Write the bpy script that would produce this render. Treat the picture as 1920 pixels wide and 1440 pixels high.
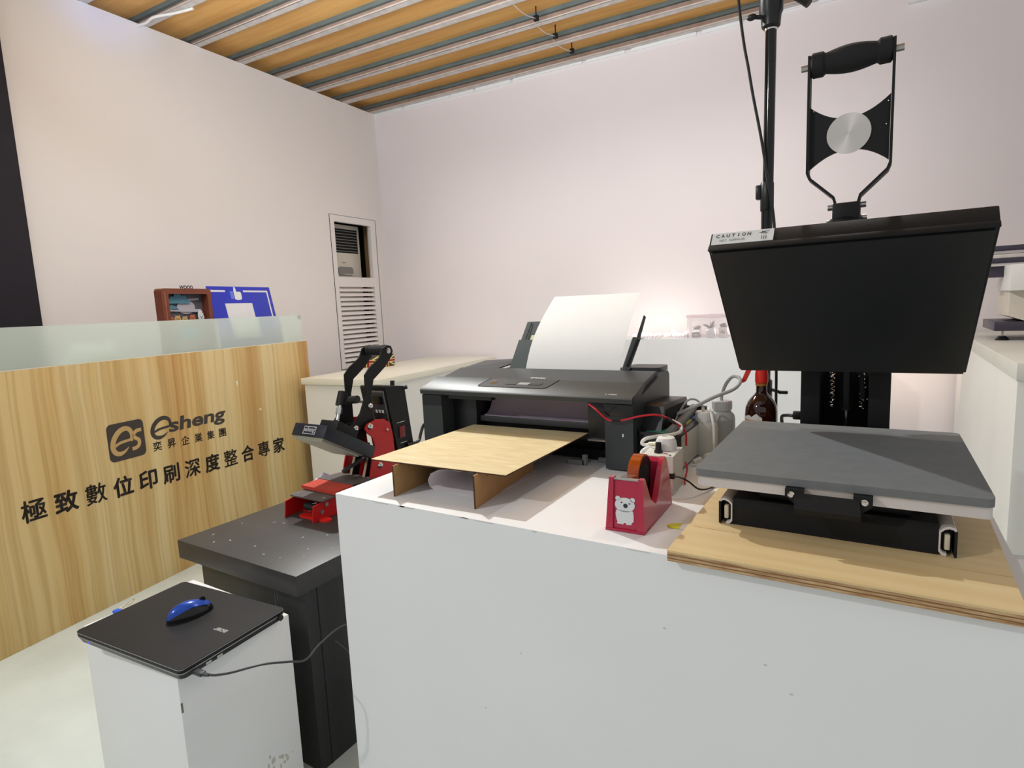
import bpy, bmesh, math, random
from mathutils import Vector, Matrix
random.seed(7)
for o in list(bpy.data.objects): bpy.data.objects.remove(o)
sc = bpy.context.scene
COL = sc.collection
# ---------------------------------------------------------------- camera
cd = bpy.data.cameras.new('camera'); cam = bpy.data.objects.new('camera', cd); COL.objects.link(cam)
R_, D_, F_ = (0.8503, 0.5244, -0.0445), (0.0312, -0.1346, -0.9904), (-0.5254, 0.8408, -0.1308)
rot = Matrix(((R_[0], -D_[0], -F_[0]), (R_[1], -D_[1], -F_[1]), (R_[2], -D_[2], -F_[2])))
cam.matrix_world = Matrix.Translation((0, 0, 1.45)) @ rot.to_4x4()
cd.lens = 36 * 1100 / 1920; cd.sensor_width = 36; cd.clip_start = 0.02
sc.camera = cam
# ---------------------------------------------------------------- colour management, world, lights
sc.view_settings.view_transform = 'Standard'; sc.view_settings.look = 'None'
sc.view_settings.exposure = 0.0; sc.view_settings.gamma = 1.0; sc.view_settings.use_curve_mapping = False
try: sc.cycles.use_denoising = True
except Exception: pass
w = bpy.data.worlds.new('room_air'); sc.world = w; w.use_nodes = True
bg = w.node_tree.nodes['Background']; bg.inputs[0].default_value = (1.0, 0.985, 0.98, 1); bg.inputs[1].default_value = 0.53
def spot(name, loc, aim, power, radius, angle, color=(1, 1, 1), blend=0.6):
    l = bpy.data.lights.new(name, 'SPOT'); l.energy = power; l.shadow_soft_size = radius; l.color = color
    l.spot_size = math.radians(angle); l.spot_blend = blend
    o = bpy.data.objects.new(name, l); COL.objects.link(o); o.location = loc
    o.rotation_euler = (Vector(aim) - Vector(loc)).to_track_quat('-Z', 'Y').to_euler(); return o
def area(name, loc, aim, power, sx, sy, color=(1, 1, 1)):
    l = bpy.data.lights.new(name, 'AREA'); l.energy = power; l.shape = 'RECTANGLE'; l.size = sx; l.size_y = sy; l.color = color
    o = bpy.data.objects.new(name, l); COL.objects.link(o); o.location = loc
    o.rotation_euler = (Vector(aim) - Vector(loc)).to_track_quat('-Z', 'Y').to_euler(); return o
spot('track_spot', (-2.55, 2.15, 3.2), (-0.6, 1.35, 1.0), 255, 0.03, 120, (0.97, 1.0, 0.99))
spot('track_spot', (-0.15, 2.35, 3.2), (-0.3, 1.4, 1.0), 28, 0.04, 120, (1.0, 0.95, 0.91))
spot('track_spot', (-2.2, -1.2, 3.1), (-0.6, 1.2, 0.5), 120, 0.04, 120, (1.0, 0.98, 0.97))
def wash(name, loc, aim, power, sx, sy, color, spread=110):
    o = area(name, loc, aim, power, sx, sy, color); o.data.spread = math.radians(spread)
wash('wall_fill', (-2.0, 1.8, 3.25), (-4.2, 2.4, 1.2), 10, 2.6, 0.3, (1.0, 0.995, 0.985), 85)  # broad unseen fill that lifts the left wall
wash('wall_fill', (-1.4, 2.6, 3.25), (-1.9, 4.6, 1.1), 12.5, 3.6, 0.3, (1.0, 0.98, 0.985), 78)  # unseen fill light added to brighten the back wall
wash('ceiling_fill', (-1.6, 1.6, 2.7), (-1.8, 2.4, 3.45), 42, 3.4, 0.5, (0.96, 0.97, 1.0), 125)  # upward fill added to brighten boards and joists, no fixture stands here
area('ledge_lamp', (-1.42, 4.40, 1.19), (-1.42, 4.67, 1.40), 0.20, 0.5, 0.05, (1.0, 0.90, 0.66))
spot('blue_spot', (-3.2, 1.95, 3.12), (-4.05, 2.02, 3.46), 9, 0.05, 50, (0.10, 0.30, 1.0), 1.0)
area('ledge_lamp', (-1.25, 4.36, 1.20), (-1.3, 4.66, 1.60), 1.5, 1.1, 0.06, (1.0, 0.93, 0.86))
area('ledge_lamp', (0.15, 4.40, 0.9), (0.15, 4.75, 1.0), 0.7, 0.4, 0.3, (1.0, 0.78, 0.62))
# ---------------------------------------------------------------- materials
def lin(c):
    f = lambda v: (v / 255) / 12.92 if v / 255 <= 0.04045 else ((v / 255 + 0.055) / 1.055) ** 2.4
    return (f(c[0]), f(c[1]), f(c[2]), 1.0)
MATS = {}
def M(name, rgb, rough=0.5, metal=0.0, var=0.06, scale=9.0, bump=0.0, bscale=200.0, spec=0.5, trans=0.0, ior=1.45, alpha=1.0, coat=0.0, stretch=None, rgb2=None):
    if name in MATS: return MATS[name]
    m = bpy.data.materials.new(name); m.use_nodes = True; nt = m.node_tree; N = nt.nodes; L = nt.links
    b = N['Principled BSDF']; b.inputs['Roughness'].default_value = rough; b.inputs['Metallic'].default_value = metal
    b.inputs['Specular IOR Level'].default_value = spec; b.inputs['IOR'].default_value = ior
    b.inputs['Transmission Weight'].default_value = trans; b.inputs['Alpha'].default_value = alpha; b.inputs['Coat Weight'].default_value = coat
    tc = N.new('ShaderNodeTexCoord'); mp = N.new('ShaderNodeMapping'); L.new(tc.outputs['Object'], mp.inputs[0])
    if stretch: mp.inputs['Scale'].default_value = stretch
    nz = N.new('ShaderNodeTexNoise'); nz.inputs['Scale'].default_value = scale; nz.inputs['Detail'].default_value = 5
    L.new(mp.outputs[0], nz.inputs[0])
    cr = N.new('ShaderNodeValToRGB'); c = lin(rgb); c2 = lin(rgb2) if rgb2 else tuple([x * (1 - 2 * var) for x in c[:3]] + [1])
    cr.color_ramp.elements[0].position = 0.3; cr.color_ramp.elements[1].position = 0.7
    cr.color_ramp.elements[0].color = c2; cr.color_ramp.elements[1].color = c
    L.new(nz.outputs[0], cr.inputs[0]); L.new(cr.outputs[0], b.inputs['Base Color'])
    if bump:
        n2 = N.new('ShaderNodeTexNoise'); n2.inputs['Scale'].default_value = bscale; n2.inputs['Detail'].default_value = 3; L.new(mp.outputs[0], n2.inputs[0])
        bp = N.new('ShaderNodeBump'); bp.inputs['Strength'].default_value = bump; bp.inputs['Distance'].default_value = 0.002
        L.new(n2.outputs[0], bp.inputs['Height']); L.new(bp.outputs[0], b.inputs['Normal'])
    MATS[name] = m; return m
def wood(name, stops, gscale=(26, 1, 0.8), dist=3.0, axis='X', rough=0.45, fine=60.0, tone=1.2, mixf=0.35):
    """grain running along local Z (axis X rings) or along the axis given by the mapping scale"""
    m = bpy.data.materials.new(name); m.use_nodes = True; nt = m.node_tree; N = nt.nodes; L = nt.links
    b = N['Principled BSDF']; b.inputs['Roughness'].default_value = rough
    tc = N.new('ShaderNodeTexCoord'); mp = N.new('ShaderNodeMapping'); mp.inputs['Scale'].default_value = gscale; L.new(tc.outputs['Object'], mp.inputs[0])
    big = N.new('ShaderNodeTexNoise'); big.inputs['Scale'].default_value = 0.25; big.inputs['Detail'].default_value = 2; L.new(mp.outputs[0], big.inputs[0])
    wv = N.new('ShaderNodeTexWave'); wv.bands_direction = axis; wv.inputs['Scale'].default_value = 0.9; wv.inputs['Distortion'].default_value = dist
    wv.inputs['Detail'].default_value = 2; wv.inputs['Detail Scale'].default_value = 0.6; L.new(mp.outputs[0], wv.inputs[0])
    fn = N.new('ShaderNodeTexNoise'); fn.inputs['Scale'].default_value = 6; fn.inputs['Detail'].default_value = 6; L.new(mp.outputs[0], fn.inputs[0])
    mx = N.new('ShaderNodeMix'); mx.data_type = 'FLOAT'; mx.inputs[0].default_value = 0.55; L.new(wv.outputs['Fac'], mx.inputs[2]); L.new(big.outputs[0], mx.inputs[3])
    m2 = N.new('ShaderNodeMix'); m2.data_type = 'FLOAT'; m2.inputs[0].default_value = mixf; L.new(mx.outputs[0], m2.inputs[2]); L.new(fn.outputs[0], m2.inputs[3])
    cr = N.new('ShaderNodeValToRGB'); e = cr.color_ramp.elements
    e[0].position, e[0].color = stops[0][0], lin(stops[0][1]); e[1].position, e[1].color = stops[-1][0], lin(stops[-1][1])
    for p, c in stops[1:-1]:
        k = e.new(p); k.color = lin(c)
    L.new(m2.outputs[0], cr.inputs[0]); L.new(cr.outputs[0], b.inputs['Base Color'])
    MATS[name] = m; return m
def emit(name, rgb, s):
    m = bpy.data.materials.new(name); m.use_nodes = True; b = m.node_tree.nodes['Principled BSDF']
    b.inputs['Base Color'].default_value = lin(rgb); b.inputs['Emission Color'].default_value = lin(rgb); b.inputs['Emission Strength'].default_value = s
    MATS[name] = m; return m
wall_m = M('wall_paint', (231, 227, 225), 0.75, var=0.012, scale=1.5, bump=0.05, bscale=60)
wallb_m = M('back_wall_paint', (233, 227, 229), 0.75, var=0.012, scale=1.2, bump=0.05, bscale=60)
white_m = M('white_paint', (233, 235, 236), 0.5, var=0.015, scale=3, bump=0.06, bscale=40)
white2_m = M('white_laminate', (229, 230, 226), 0.4, var=0.015, scale=3)
cream_m = M('cream_top', (230, 229, 214), 0.45, var=0.02, scale=3)
floor_m = M('painted_floor', (210, 220, 216), 0.7, var=0.09, scale=2.2, bump=0.3, bscale=14, rgb2=(190, 199, 194))
black_m = M('black_powder_coat', (23, 24, 26), 0.5, spec=0.3, var=0.1, bump=0.12, bscale=420)
blackp_m = M('black_plastic', (27, 28, 30), 0.35, var=0.08, bump=0.05, bscale=600)
gloss_m = M('gloss_black_plastic', (22, 23, 25), 0.12, var=0.05)
matte_m = M('matte_black', (14, 14, 15), 0.8, var=0.1)
grey_m = M('dark_grey_plastic', (58, 62, 66), 0.4, var=0.06)
lid_m = M('satin_black_lid', (50, 56, 58), 0.42, spec=0.5, var=0.04, bump=0.04, bscale=500)
sup_m = M('grey_green_plastic', (72, 82, 84), 0.35, var=0.05)
foam_m = M('black_foam', (30, 30, 32), 0.85, var=0.1, bump=0.3, bscale=700)
steel_m = M('brushed_steel', (190, 188, 184), 0.32, 1.0, var=0.05, scale=30)
chrome_m = M('chrome', (215, 215, 215), 0.12, 1.0, var=0.02)
alu_m = M('cast_aluminium', (214, 209, 207), 0.5, 0.25, var=0.05, bump=0.1, bscale=250)
sil_m = M('grey_silicone', (114, 117, 118), 0.8, var=0.05, scale=40, bump=0.2, bscale=900)
red_m = M('red_powder_coat', (196, 24, 30), 0.3, var=0.06)
redp_m = M('crimson_plastic', (178, 32, 66), 0.24, var=0.05, coat=0.3)
rubber_m = M('red_rubber', (190, 62, 44), 0.7, var=0.05)
taupe_m = M('taupe_sheet', (92, 84, 82), 0.6, var=0.06)
teflon_m = M('coated_plate', (172, 174, 160), 0.35, 0.3, var=0.06)
paper_m = M('paper', (233, 236, 236), 0.8, var=0.008)
label_m = M('white_label', (214, 218, 220), 0.5, var=0.02)
ink_m = M('black_print', (62, 55, 50), 0.6, var=0.03)
inkb_m = M('label_print', (40, 42, 46), 0.6, var=0.02)
wprint_m = M('white_print', (222, 224, 226), 0.5, var=0.02)
tanprint_m = M('tan_print', (196, 164, 108), 0.5, var=0.04)
mdf_m = M('fibreboard_top', (222, 207, 166), 0.6, var=0.05, scale=14, stretch=(1, 4, 1), rgb2=(208, 188, 140))
mdfe_m = M('fibreboard_leg', (186, 146, 96), 0.7, var=0.06, scale=20)
burn_m = M('laser_burnt_edge', (74, 46, 26), 0.8, var=0.1)
ply_m = wood('plywood_face', [(0.2, (210, 182, 130)), (0.5, (216, 191, 142)), (0.8, (222, 200, 154))], gscale=(1.2, 9, 1), dist=7, axis='Y', rough=0.5, mixf=.5)
ply_e = M('plywood_edge', (206, 178, 134), 0.7, var=0.15, scale=30, stretch=(1, 1, 14), rgb2=(150, 110, 72))
plyd_m = M('plywood_dark_ply', (150, 110, 74), 0.8, var=0.1, scale=30)
def pine():
    m = bpy.data.materials.new('pine_print_panel'); m.use_nodes = True; nt = m.node_tree; N = nt.nodes; L = nt.links
    b = N['Principled BSDF']; b.inputs['Roughness'].default_value = 0.42
    tc = N.new('ShaderNodeTexCoord')
    def mapped(src, sx, sy, sz):
        mp = N.new('ShaderNodeMapping'); mp.inputs['Scale'].default_value = (sx, sy, sz); L.new(src, mp.inputs[0]); return mp.outputs[0]
    def noise(vec, scale, detail, rough=0.5):
        n = N.new('ShaderNodeTexNoise'); n.inputs['Scale'].default_value = scale; n.inputs['Detail'].default_value = detail; n.inputs['Roughness'].default_value = rough; L.new(vec, n.inputs[0]); return n
    wob = noise(mapped(tc.outputs['Object'], 1.6, 0, 1.1), 1.0, 2)         # grain wander and cathedral arches
    sub = N.new('ShaderNodeVectorMath'); sub.operation = 'SCALE'; sub.inputs['Scale'].default_value = 0.075; L.new(wob.outputs['Color'], sub.inputs[0])
    add = N.new('ShaderNodeVectorMath'); L.new(tc.outputs['Object'], add.inputs[0]); L.new(sub.outputs[0], add.inputs[1])
    lines = noise(mapped(add.outputs[0], 42, 0, 0.5), 1.0, 3, 0.6)
    bands = noise(mapped(add.outputs[0], 6.5, 0, 0.25), 1.0, 2, 0.5)
    plank = noise(mapped(tc.outputs['Object'], 2.2, 0, 0.05), 1.0, 0)
    ramp = N.new('ShaderNodeValToRGB'); e = ramp.color_ramp.elements
    e[0].position, e[0].color = 0.33, lin((194, 158, 98)); e[1].position, e[1].color = 0.60, lin((217, 198, 148)); k = e.new(0.45); k.color = lin((209, 184, 126))
    L.new(bands.outputs[0], ramp.inputs[0])
    r2 = N.new('ShaderNodeValToRGB'); r2.color_ramp.elements[0].position = 0.36; r2.color_ramp.elements[1].position = 0.54
    r2.color_ramp.elements[0].color = (0.70, 0.60, 0.46, 1); r2.color_ramp.elements[1].color = (1, 1, 1, 1); L.new(lines.outputs[0], r2.inputs[0])
    r3 = N.new('ShaderNodeValToRGB'); r3.color_ramp.elements[0].position = 0.40; r3.color_ramp.elements[1].position = 0.56
    r3.color_ramp.elements[0].color = (0.98, 0.91, 0.80, 1); r3.color_ramp.elements[1].color = (1, 1, 1, 1); L.new(plank.outputs[0], r3.inputs[0])
    def mul(a, c, f):
        x = N.new('ShaderNodeMix'); x.data_type = 'RGBA'; x.blend_type = 'MULTIPLY'; x.inputs[0].default_value = f; L.new(a, x.inputs[6]); L.new(c, x.inputs[7]); return x.outputs[2]
    L.new(mul(mul(ramp.outputs[0], r2.outputs[0], 0.6), r3.outputs[0], 1.0), b.inputs['Base Color'])
    MATS['pine_print_panel'] = m; return m
panel_m = pine()
ebony_m = wood('ebony_laminate', [(0.2, (38, 37, 38)), (0.5, (56, 56, 57)), (0.85, (76, 76, 77))], gscale=(1.5, 55, 1), dist=3, axis='Y', rough=0.42)
ebonyv_m = wood('ebony_laminate_vertical', [(0.2, (30, 31, 31)), (0.5, (44, 46, 46)), (0.85, (60, 63, 62))], gscale=(55, 55, 1.2), dist=3, axis='X', rough=0.45)
deck_m = M('ceiling_board', (230, 182, 112), 0.7, var=0.1, scale=3, stretch=(0.6, 8, 1), rgb2=(214, 158, 90))
galv_m = M('galvanised_steel', (206, 200, 196), 0.5, 0.0, var=0.12, scale=20)
web_m = M('joist_web', (176, 150, 134), 0.45, 0.0, var=0.12, scale=12)  # brown reflection of the boards is put into the steel's colour
teal_m = M('joist_lip', (104, 118, 118), 0.5, 0.0, var=0.1, scale=12)
curtain_m = M('black_board', (26, 24, 36), 0.7, var=0.1)
frost_m = M('frosted_glass', (238, 249, 243), 0.34, var=0.006, trans=0.54, ior=1.12)
clear_m = M('clear_plastic', (244, 246, 246), 0.06, var=0.0, trans=0.95, ior=1.15)
milky_m = M('milky_plastic', (226, 228, 220), 0.35, var=0.03, trans=0.25, ior=1.3)
capw_m = M('white_cap', (228, 228, 224), 0.4, var=0.02)
amber_m = M('amber_glass', (52, 20, 8), 0.06, var=0.05, trans=0.35, ior=1.45, coat=0.5)
tape_m = M('amber_tape', (190, 84, 14), 0.15, var=0.12, scale=60, trans=0.25)
redtrig_m = M('red_trigger', (226, 44, 30), 0.35, var=0.04)
hose_m = M('grey_hose', (164, 168, 168), 0.35, var=0.03)
whose_m = M('white_hose', (232, 233, 228), 0.4, var=0.02)
pump_m = M('pump_housing', (214, 212, 204), 0.5, var=0.03)
redw_m = M('red_wire', (196, 24, 44), 0.35, var=0.03)
blue_m = M('blue_gloss', (34, 76, 176), 0.22, 0.2, var=0.05)
sign_m = M('blue_sign', (46, 58, 186), 0.35, var=0.03)
brown_m = M('brown_wood', (122, 64, 44), 0.5, var=0.1, scale=20)
slate_m = M('slate_card', (86, 86, 96), 0.7, var=0.08)
cyan_m = M('teal_card', (84, 134, 156), 0.7, var=0.06)
moon_m = M('pale_card', (176, 174, 184), 0.7, var=0.04)
tan_m = M('tan_card', (206, 172, 118), 0.7, var=0.05)
rust_m = M('rust_card', (186, 104, 66), 0.7, var=0.05)
lap_m = M('laptop_shell', (28, 29, 32), 0.45, spec=0.3, var=0.06, bump=0.12, bscale=900)
lame_m = M('laptop_edge', (170, 170, 174), 0.35, 0.5, var=0.04)
ac_m = M('air_unit_cream', (220, 214, 202), 0.5, var=0.02)
acg_m = M('air_unit_grey', (142, 142, 138), 0.5, var=0.04)
navy_m = M('flag_navy', (70, 66, 62), 0.5, var=0.05)
flagr_m = M('flag_red', (150, 30, 40), 0.5, var=0.05)
flagy_m = M('flag_cream', (226, 208, 128), 0.5, var=0.04)
leaf_m = M('leaf_grey_green', (92, 94, 84), 0.6, var=0.15, scale=40)
potg_m = M('grey_pot', (122, 122, 122), 0.6, var=0.04)
yel_m = M('yellow_tip', (222, 216, 40), 0.4, var=0.03)
plot_m = M('plotter_cream', (214, 206, 194), 0.5, var=0.02)
plotb_m = M('plotter_dark', (56, 50, 66), 0.4, var=0.06)
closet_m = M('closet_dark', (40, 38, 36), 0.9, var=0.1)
stud_m = M('timber_stud', (160, 124, 86), 0.7, var=0.1, scale=12)
led_m = emit('blue_led', (60, 70, 255), 1.5)
# ---------------------------------------------------------------- mesh builder
class MB:
    def __init__(s): s.v = []; s.f = []; s.mi = []; s.mats = []; s.cur = 0; s.X = Matrix()
    def mat(s, m):
        if m not in s.mats: s.mats.append(m)
        s.cur = s.mats.index(m); return s
    def add(s, vs, fs):
        k = len(s.v); s.v += [s.X @ Vector(p) for p in vs]; s.f += [tuple(i + k for i in f) for f in fs]; s.mi += [s.cur] * len(fs); return s
    def box(s, x0, x1, y0, y1, z0, z1, bev=0.0, seg=2):
        x0, x1 = min(x0, x1), max(x0, x1); y0, y1 = min(y0, y1), max(y0, y1); z0, z1 = min(z0, z1), max(z0, z1)
        if bev <= 0:
            vs = [(x, y, z) for z in (z0, z1) for y in (y0, y1) for x in (x0, x1)]
            return s.add(vs, [(0, 2, 3, 1), (4, 5, 7, 6), (0, 1, 5, 4), (2, 6, 7, 3), (0, 4, 6, 2), (1, 3, 7, 5)])
        bm = bmesh.new(); bmesh.ops.create_cube(bm, size=1)
        for v in bm.verts: v.co = Vector(((x0 + x1) / 2 + v.co.x * (x1 - x0), (y0 + y1) / 2 + v.co.y * (y1 - y0), (z0 + z1) / 2 + v.co.z * (z1 - z0)))
        bev = min(bev, 0.49 * min(x1 - x0, y1 - y0, z1 - z0))
        bmesh.ops.bevel(bm, geom=bm.edges[:], offset=bev, segments=seg, profile=0.5, affect='EDGES')
        return s.bm(bm)
    def bm(s, bm):
        bm.verts.index_update(); s.add([v.co.copy() for v in bm.verts], [[v.index for v in f.verts] for f in bm.faces]); bm.free(); return s
    def prism(s, pts, w, cap=True):
        """pts: 3-D polygon, w: extrusion vector"""
        n = len(pts); w = Vector(w); vs = [Vector(p) for p in pts] + [Vector(p) + w for p in pts]
        fs = [(i, (i + 1) % n, n + (i + 1) % n, n + i) for i in range(n)]
        if cap: fs += [tuple(range(n - 1, -1, -1)), tuple(range(n, 2 * n))]
        return s.add(vs, fs)
    def yz(s, pts, x0, x1): return s.prism([(x0, y, z) for y, z in pts], (x1 - x0, 0, 0))
    def xz(s, pts, y0, y1): return s.prism([(x, y0, z) for x, z in pts], (0, y1 - y0, 0))
    def xy(s, pts, z0, z1): return s.prism([(x, y, z0) for x, y in pts], (0, 0, z1 - z0))
    def cyl(s, p0, p1, r0, r1=None, n=18, cap=True):
        p0, p1 = Vector(p0), Vector(p1); r1 = r0 if r1 is None else r1; d = (p1 - p0).normalized()
        a = d.orthogonal().normalized(); b = d.cross(a); vs = []
        for p, r in ((p0, r0), (p1, r1)):
            for i in range(n):
                t = 2 * math.pi * i / n; vs.append(p + a * (r * math.cos(t)) + b * (r * math.sin(t)))
        fs = [(i, (i + 1) % n, n + (i + 1) % n, n + i) for i in range(n)]
        if cap: fs += [tuple(range(n - 1, -1, -1)), tuple(range(n, 2 * n))]
        return s.add(vs, fs)
    def lathe(s, prof, c=(0, 0, 0), ax=(0, 0, 1), n=24):
        """prof: list of (radius, height along ax)"""
        c = Vector(c); d = Vector(ax).normalized(); a = d.orthogonal().normalized(); b = d.cross(a); vs = []; fs = []
        for r, h in prof:
            for i in range(n):
                t = 2 * math.pi * i / n; vs.append(c + d * h + a * (r * math.cos(t)) + b * (r * math.sin(t)))
        for k in range(len(prof) - 1):
            for i in range(n): fs.append((k * n + i, k * n + (i + 1) % n, (k + 1) * n + (i + 1) % n, (k + 1) * n + i))
        fs.append(tuple(range(n - 1, -1, -1))); fs.append(tuple(range((len(prof) - 1) * n, len(prof) * n)))
        return s.add(vs, fs)
    def tube(s, pts, r, n=8, sub=6):
        P = [Vector(p) for p in pts]; Q = []
        if sub > 1 and len(P) > 2:
            E_ = [2 * P[0] - P[1]] + P + [2 * P[-1] - P[-2]]
            for i in range(1, len(E_) - 2):
                for k in range(sub):
                    t = k / sub; a, b, c, d = E_[i - 1:i + 3]
                    Q.append(0.5 * ((2 * b) + (c - a) * t + (2 * a - 5 * b + 4 * c - d) * t * t + (3 * b - a - 3 * c + d) * t ** 3))
            Q.append(P[-1])
        else: Q = P
        up = (Q[1] - Q[0]).orthogonal().normalized(); vs = []; fs = []
        for i, q in enumerate(Q):
            d = (Q[min(i + 1, len(Q) - 1)] - Q[max(i - 1, 0)]).normalized(); a = (up - d * up.dot(d)).normalized(); up = a; b = d.cross(a)
            for k in range(n):
                t = 2 * math.pi * k / n; vs.append(q + a * (r * math.cos(t)) + b * (r * math.sin(t)))
        for i in range(len(Q) - 1):
            for k in range(n): fs.append((i * n + k, i * n + (k + 1) % n, (i + 1) * n + (k + 1) % n, (i + 1) * n + k))
        fs.append(tuple(range(n - 1, -1, -1))); fs.append(tuple(range((len(Q) - 1) * n, len(Q) * n)))
        return s.add(vs, fs)
    def ball(s, c, r, sx=1, sy=1, sz=1, n=16, m=10):
        c = Vector(c); prof = []; vs = []; fs = []
        for j in range(m + 1):
            ph = math.pi * j / m
            for i in range(n):
                t = 2 * math.pi * i / n; vs.append(c + Vector((r * sx * math.sin(ph) * math.cos(t), r * sy * math.sin(ph) * math.sin(t), -r * sz * math.cos(ph))))
        for j in range(m):
            for i in range(n): fs.append((j * n + i, j * n + (i + 1) % n, (j + 1) * n + (i + 1) % n, (j + 1) * n + i))
        return s.add(vs, fs)
    def strip(s, sect, w, th):
        """open polyline (3-D points) given thickness th along its side normal and extruded by w"""
        P = [Vector(p) for p in sect]; w = Vector(w); wn = w.normalized(); off = []
        for i, p in enumerate(P):
            d = (P[min(i + 1, len(P) - 1)] - P[max(i - 1, 0)]).normalized(); off.append(p + wn.cross(d) * th)
        return s.prism(P + off[::-1], w)
ROOT = {}
def rootmat(p):
    while p is not None and p.name not in ROOT: p = p.parent
    return ROOT[p.name] if p is not None else Matrix()
def build(name, mb, mat=None, parent=None, local=False, smooth=35):
    """links the builder's geometry as one object; world coordinates unless local"""
    if mat is not None and not mb.mats: mb.mats = [mat]
    inv = Matrix() if (local or parent is None) else rootmat(parent).inverted()
    me = bpy.data.meshes.new(name); me.from_pydata([inv @ v for v in mb.v], [], mb.f)
    for m in mb.mats: me.materials.append(m)
    me.polygons.foreach_set('material_index', mb.mi); me.update()
    bm = bmesh.new(); bm.from_mesh(me); bmesh.ops.recalc_face_normals(bm, faces=bm.faces[:]); bm.to_mesh(me); bm.free()
    if smooth:
        me.polygons.foreach_set('use_smooth', [True] * len(me.polygons))
        try: me.set_sharp_from_angle(angle=math.radians(smooth))
        except Exception: pass
    o = bpy.data.objects.new(name, me); COL.objects.link(o)
    if parent is not None: o.parent = parent
    return o
def thing(name, label, cat, loc=(0, 0, 0), rotz=0.0, group=None):
    o = bpy.data.objects.new(name, None); COL.objects.link(o); o.empty_display_size = 0.05
    o.location = loc; o.rotation_euler = (0, 0, rotz); o['label'] = label; o['category'] = cat
    if group: o['group'] = group
    ROOT[o.name] = Matrix.Translation(loc) @ Matrix.Rotation(rotz, 4, 'Z'); return o
def tag(o, label, cat, group=None):
    o['label'] = label; o['category'] = cat
    if group: o['group'] = group
    return o
def struct(name, mb, mat, parent=None, local=False):
    o = build(name, mb, mat, parent, local)
    if parent is None: o['kind'] = 'structure'
    return o
def sroot(name, loc=(0, 0, 0), rotz=0.0):
    o = bpy.data.objects.new(name, None); COL.objects.link(o); o.location = loc; o.rotation_euler = (0, 0, rotz); o['kind'] = 'structure'
    ROOT[o.name] = Matrix.Translation(loc) @ Matrix.Rotation(rotz, 4, 'Z'); return o
def base_mesh(name, mb, mat, label, cat, loc, rotz=0.0, group=None, local=False):
    """a thing that is one mesh, its origin at loc"""
    R = Matrix.Translation(loc) @ Matrix.Rotation(rotz, 4, 'Z')
    if not local: mb.v = [R.inverted() @ v for v in mb.v]
    o = build(name, mb, mat, None, True); o.location = loc; o.rotation_euler = (0, 0, rotz); ROOT[o.name] = R
    return tag(o, label, cat, group)
def glyphs(s, weight=0.0, shear=0.0):
    c = bpy.data.curves.new('t', 'FONT'); c.body = s; c.size = 1.0; c.offset = weight; c.shear = shear; c.fill_mode = 'FRONT'; c.resolution_u = 5
    o = bpy.data.objects.new('t', c); COL.objects.link(o); dg = bpy.context.evaluated_depsgraph_get(); dg.update()
    me = bpy.data.meshes.new_from_object(o.evaluated_get(dg)); vs = [v.co.copy() for v in me.vertices]; fs = [tuple(p.vertices) for p in me.polygons]
    bpy.data.objects.remove(o); bpy.data.curves.remove(c); bpy.data.meshes.remove(me); return vs, fs
def lettering(mb, s, origin, u, v, width=None, height=None, weight=0.0, shear=0.0, bold=0.0):
    """flat lettering fitted into a box of the given width / height, in the plane spanned by u and v"""
    vs, fs = glyphs(s, weight, shear)
    if not vs: return mb
    x0 = min(p.x for p in vs); x1 = max(p.x for p in vs); y0 = min(p.y for p in vs); y1 = max(p.y for p in vs)
    sy = height / (y1 - y0) if height else None; sx = width / (x1 - x0) if width else None
    sx = sx or sy; sy = sy or sx
    o, u, v = Vector(origin), Vector(u).normalized(), Vector(v).normalized()
    for du, dv in ((0, 0),) if not bold else ((-bold, 0), (bold, 0), (0, -bold), (0, bold), (-.7 * bold, -.7 * bold), (.7 * bold, .7 * bold), (-.7 * bold, .7 * bold), (.7 * bold, -.7 * bold)):
        mb.add([o + u * ((p.x - x0) * sx + du) + v * ((p.y - y0) * sy + dv) for p in vs], fs)
    return mb
def arc(cx, cy, r, a0, a1, n=12): return [(cx + r * math.cos(math.radians(a0 + (a1 - a0) * i / n)), cy + r * math.sin(math.radians(a0 + (a1 - a0) * i / n))) for i in range(n + 1)]
def rrect(x0, x1, y0, y1, r, n=5):
    return arc(x1 - r, y1 - r, r, 0, 90, n) + arc(x0 + r, y1 - r, r, 90, 180, n) + arc(x0 + r, y0 + r, r, 180, 270, n) + arc(x1 - r, y0 + r, r, 270, 360, n)
def stroke(pts, widths):
    """2-D ribbon polygon quads along pts with half widths"""
    L_, R2 = [], []
    for i, p in enumerate(pts):
        a = pts[max(i - 1, 0)]; b = pts[min(i + 1, len(pts) - 1)]; d = Vector((b[0] - a[0], b[1] - a[1])).normalized(); n = Vector((-d.y, d.x)); w_ = widths[i] if isinstance(widths, list) else widths
        L_.append((p[0] + n.x * w_, p[1] + n.y * w_)); R2.append((p[0] - n.x * w_, p[1] - n.y * w_))
    return L_, R2
# ================================================================ THE ROOM
RC = Vector((-4.266, 4.499, 0)); RA = math.radians(3.15); ZC = 3.379
room = Matrix.Translation(RC) @ Matrix.Rotation(RA, 4, 'Z')     # local x along the back wall, local -y along the left wall
def rb(mb): mb.X = room; return mb
struct('floor', MB().box(-7.5, 4.5, -3.5, 6.2, -0.05, 0.0), floor_m)
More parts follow.
